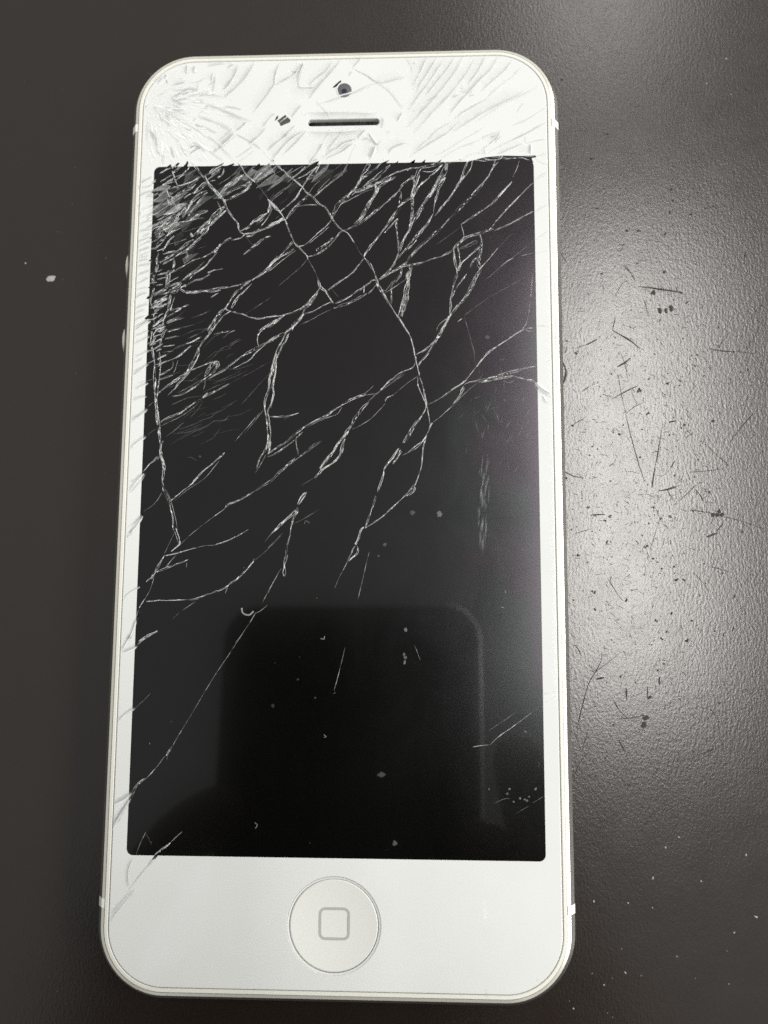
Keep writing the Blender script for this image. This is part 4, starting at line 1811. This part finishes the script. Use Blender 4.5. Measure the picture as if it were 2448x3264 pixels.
g = Geo()
for k in range(14):
    px, py = rnd.uniform(1815, 2445), rnd.uniform(2350, 3260)
    p = onplane(px, py, 0)
    blob(g, p, min(2.6, rnd.expovariate(1.2) + .5) * .0044, .002, .003, 0 if rnd.random() < .3 else 1, 7, rnd.uniform(.7, 2.2), rnd.uniform(0, 3))
for c, x, y, r_ in (('t', 900, 800, 4), ('t', 1105, 633, 3), ('t', 1172, 1057, 4), ('t', 803, 1032, 4), ('t', 613, 1222, 3.5), ('t', 352, 1208, 3.5), ('t', 430, 1843, 4), ('t', 592, 1750, 3.5),
                    ('t', 492, 1793, 3), ('t', 197, 2022, 4), ('t', 1425, 1447, 4), ('t', 1515, 857, 3.5), ('t', 455, 2055, 3), ('t', 495, 2088, 3), ('t', 1370, 1585, 3), ('t', 800, 1258, 3.5),
                    ('t', 165, 1965, 3), ('t', 713, 1773, 3), ('t', 340, 1755, 3), ('u', 1362, 445, 5), ('u', 1398, 715, 4), ('u', 1213, 632, 4), ('u', 1385, 312, 3),
                    ('v', 98, 1160, 4), ('v', 456, 1137, 3), ('v', 318, 738, 2.5), ('v', 323, 1645, 2.5), ('v', 305, 900, 2), ('v', 263, 1233, 2), ('v', 240, 1022, 2)):
    blob(g, topt(c, x, y, 0), r_ * .0030, .002, .004, 0 if r_ > 3 else 1, 8, rnd.uniform(.7, 1.8), rnd.uniform(0, 3))
for k in range(18):
    px, py = rnd.uniform(0, 330), rnd.uniform(100, 3260)
    blob(g, onplane(px, py, 0), rnd.uniform(.6, 1.5) * .0044, .002, .003, 1, 6)
tag(g.build('dust_specks', [M_dust, M_dustdim], tb), kind='stuff')

g = Geo()
p = topt('v', 212, 1228, 0)
blob(g, p, .042, .004, .010, 0, 13, 1.7, .25)
blob(g, p + Vector((.04, .02, 0)), .024, .004, .012, 0, 9, 1.2, .5)
tag(g.build('paint_fleck', [M_dust], None), 'largest pale fleck lying on the bare dark table left of the phone', 'fleck')

# ------------------------------------------------------------------ the phone that takes the picture, mirrored in the display
CM = Matrix.Translation(CAM) @ CROT.to_4x4()
held = bpy.data.objects.new('held_phone', None)
COL.objects.link(held)
held.matrix_world = CM
tag(held, 'dark grey phone held above the table, mirrored in the black display', 'smartphone')


def hring(ins, z, r=1.0):
    return rrect(3.40 - ins, 6.9 - ins, r - ins, z, 12, -1.95, -5.95)


M_held = simple('dark_anodised_back', (0.035, 0.036, 0.038), .45, metal=0.3)
M_hedge = simple('grey_anodised_edge', (0.7, 0.7, 0.67), .28, metal=1.0)
loft('back_cover', [hring(.25, .20), hring(.20, .195)], M_held, held, cap_first=True)
rg = []
for a in range(0, 181, 15):
    rg.append(hring(.20 * (1 - math.sin(R(a))) , .545 - .345 * math.cos(R(a))))
loft('rounded_frame', rg, M_hedge, held)
loft('screen', [hring(.20, .88), hring(.22, .89)], M_blackmatte, held, cap_last=True)
v = []
LR = []
for q, z in ((.42, .19), (.42, .14), (.34, .12), (.34, .17)):
    LR.append([(q * math.cos(2 * math.pi * i / 40), q * math.sin(2 * math.pi * i / 40), z) for i in range(40)])
loft('lens_ring', LR, M_blackmatte, held, cap_last=True)

# ------------------------------------------------------------------ the person holding that phone, a dark shape in the reflections


def skinned(name, nodes, edges, mat, parent=None, sub=1):
    """nodes: key -> (x, y, z, radius); grown into one continuous surface"""
    keys = list(nodes)
    me = bpy.data.meshes.new(name)
    me.from_pydata([nodes[k][:3] for k in keys], [(keys.index(a), keys.index(c)) for a, c in edges], [])
    o = bpy.data.objects.new(name, me)
    COL.objects.link(o)
    md = o.modifiers.new('skin', 'SKIN')
    md.use_smooth_shade = True
    md.branch_smoothing = 0.4
    for k, sv in zip(keys, me.skin_vertices[0].data):
        rr_ = nodes[k][3]
        sv.radius = rr_ if isinstance(rr_, tuple) else (rr_, rr_)
    me.skin_vertices[0].data[0].use_root = True
    if sub:
        ss = o.modifiers.new('sub', 'SUBSURF')
        ss.levels = ss.render_levels = sub
    bpy.context.view_layer.update()
    fm = bpy.data.meshes.new_from_object(o.evaluated_get(bpy.context.evaluated_depsgraph_get()))
    o.modifiers.clear()
    o.data = fm
    fm.name = name
    fm.materials.clear()
    fm.materials.append(mat)
    for p_ in fm.polygons:
        p_.use_smooth = True
    if parent:
        o.parent = parent
    return o


M_skin = simple('skin', (0.42, 0.25, 0.17), .5)
M_cloth = simple('black_cloth', (0.010, 0.010, 0.011), .9, spec=.2)
M_hair = simple('black_hair', (0.010, 0.008, 0.007), .5)
N = {'pelvis': (0, -62, -12, 14), 'waist': (0, -59, 12, 12), 'chest': (0, -50, 38, 14), 'neck': (0, -41, 57, 5.5), 'jaw': (0, -35, 63, 6.5), 'skull': (0, -35, 71, 8.6),
     'crown': (0, -36, 76, 7.2), 'nose': (0, -27.2, 66.5, 1.3), 'chin': (0, -29.5, 61, 3.0)}
EG = [('pelvis', 'waist'), ('waist', 'chest'), ('chest', 'neck'), ('neck', 'jaw'), ('jaw', 'skull'), ('skull', 'crown'), ('skull', 'nose'), ('jaw', 'chin')]
hands = {
    'R': dict(sh=(18, -47, 50), el=(27, -38, 24), wr=(9.5, -20.5, 9.6), pa=(5.2, -13.6, 10.6),
              f=[((4.3, -9.0, 11.3), (3.7, -6.2, 11.6), (3.2, -4.0, 11.75)), ((4.6, -10.6, 11.0), (3.3, -7.6, 11.0), (1.9, -6.0, 11.1)),
                 ((4.6, -11.9, 10.7), (3.2, -9.4, 10.6), (1.7, -8.2, 10.8)), ((4.9, -13.1, 10.5), (3.6, -11.3, 10.4), (2.4, -10.4, 10.6))],
              t=((6.2, -12.2, 12.2), (4.2, -10.4, 13.4), (2.2, -9.2, 13.0))),
    'L': dict(sh=(-18, -47, 50), el=(-28, -38, 24), wr=(-11, -20.5, 9.6), pa=(-7.6, -14.8, 10.5),
              f=[((-6.4, -9.2, 11.2), (-4.7, -6.5, 11.5), (-3.1, -5.6, 11.5)), ((-5.4, -11.2, 10.7), (-3.6, -9.2, 10.7), (-2.0, -8.4, 10.9)),
                 ((-5.2, -12.2, 10.5), (-3.4, -10.6, 10.5), (-1.9, -10.0, 10.7)), ((-5.4, -13.3, 10.4), (-3.9, -12.1, 10.3), (-2.7, -11.7, 10.5))],
              t=((-7.2, -12.4, 12.2), (-5.2, -10.8, 13.3), (-3.2, -9.8, 13.0)))}
SN = {'pelvis': (0, -62, -12, 16.5), 'waist': (0, -59, 12, 14.5), 'chest': (0, -50, 38, 16.5), 'collar': (0, -43.5, 53, 8)}
SE = [('pelvis', 'waist'), ('waist', 'chest'), ('chest', 'collar')]
for s, hd in hands.items():
    N[s + 'sh'] = hd['sh'] + (6.5,)
    N[s + 'el'] = hd['el'] + (4.2,)
    N[s + 'wr'] = hd['wr'] + (2.5,)
    N[s + 'pa'] = hd['pa'] + ((2.6, 1.5),)
    EG += [('chest', s + 'sh'), (s + 'sh', s + 'el'), (s + 'el', s + 'wr'), (s + 'wr', s + 'pa')]
    for i, ch in enumerate(hd['f']):
        for j, q in enumerate(ch):
            N['%sf%d%d' % (s, i, j)] = q + ((.88, .80, .66)[j] * (.86 if i == 3 else 1),)
        EG += [(s + 'pa', '%sf%d0' % (s, i)), ('%sf%d0' % (s, i), '%sf%d1' % (s, i)), ('%sf%d1' % (s, i), '%sf%d2' % (s, i))]
    for j, q in enumerate(hd['t']):
        N['%st%d' % (s, j)] = q + ((1.2, .95, .75)[j],)
    EG += [(s + 'pa', s + 't0'), (s + 't0', s + 't1'), (s + 't1', s + 't2')]
    SN[s + 'sh'] = hd['sh'] + (8.2,)
    SN[s + 'el'] = hd['el'] + (5.8,)
    c = Vector(hd['el']).lerp(Vector(hd['wr']), .86)
    SN[s + 'cuff'] = tuple(c) + (3.7,)
    SE += [('chest', s + 'sh'), (s + 'sh', s + 'el'), (s + 'el', s + 'cuff')]
person = skinned('person', N, EG, M_skin)
tag(person, 'person in black clothes leaning over the table, a dark reflection low in the display', 'person')
skinned('shirt', SN, SE, M_cloth, person)
skinned('hair', {'a': (0, -34, 75.5, 8.4), 'b': (0, -39.5, 71, 8.2), 'c': (0, -42, 65, 6.2)}, [('a', 'b'), ('b', 'c')], M_hair, person)
for s in (-1, 1):
    skinned('eye', {'a': (s * 3.1, -27.6, 69.6, 1.15), 'b': (s * 3.1, -27.4, 69.5, 1.1)}, [('a', 'b')], M_blackmatte, person)
    skinned('ear', {'a': (s * 8.3, -36, 66.2, 1.1), 'b': (s * 8.9, -36.8, 69, 1.4)}, [('a', 'b')], M_skin, person)
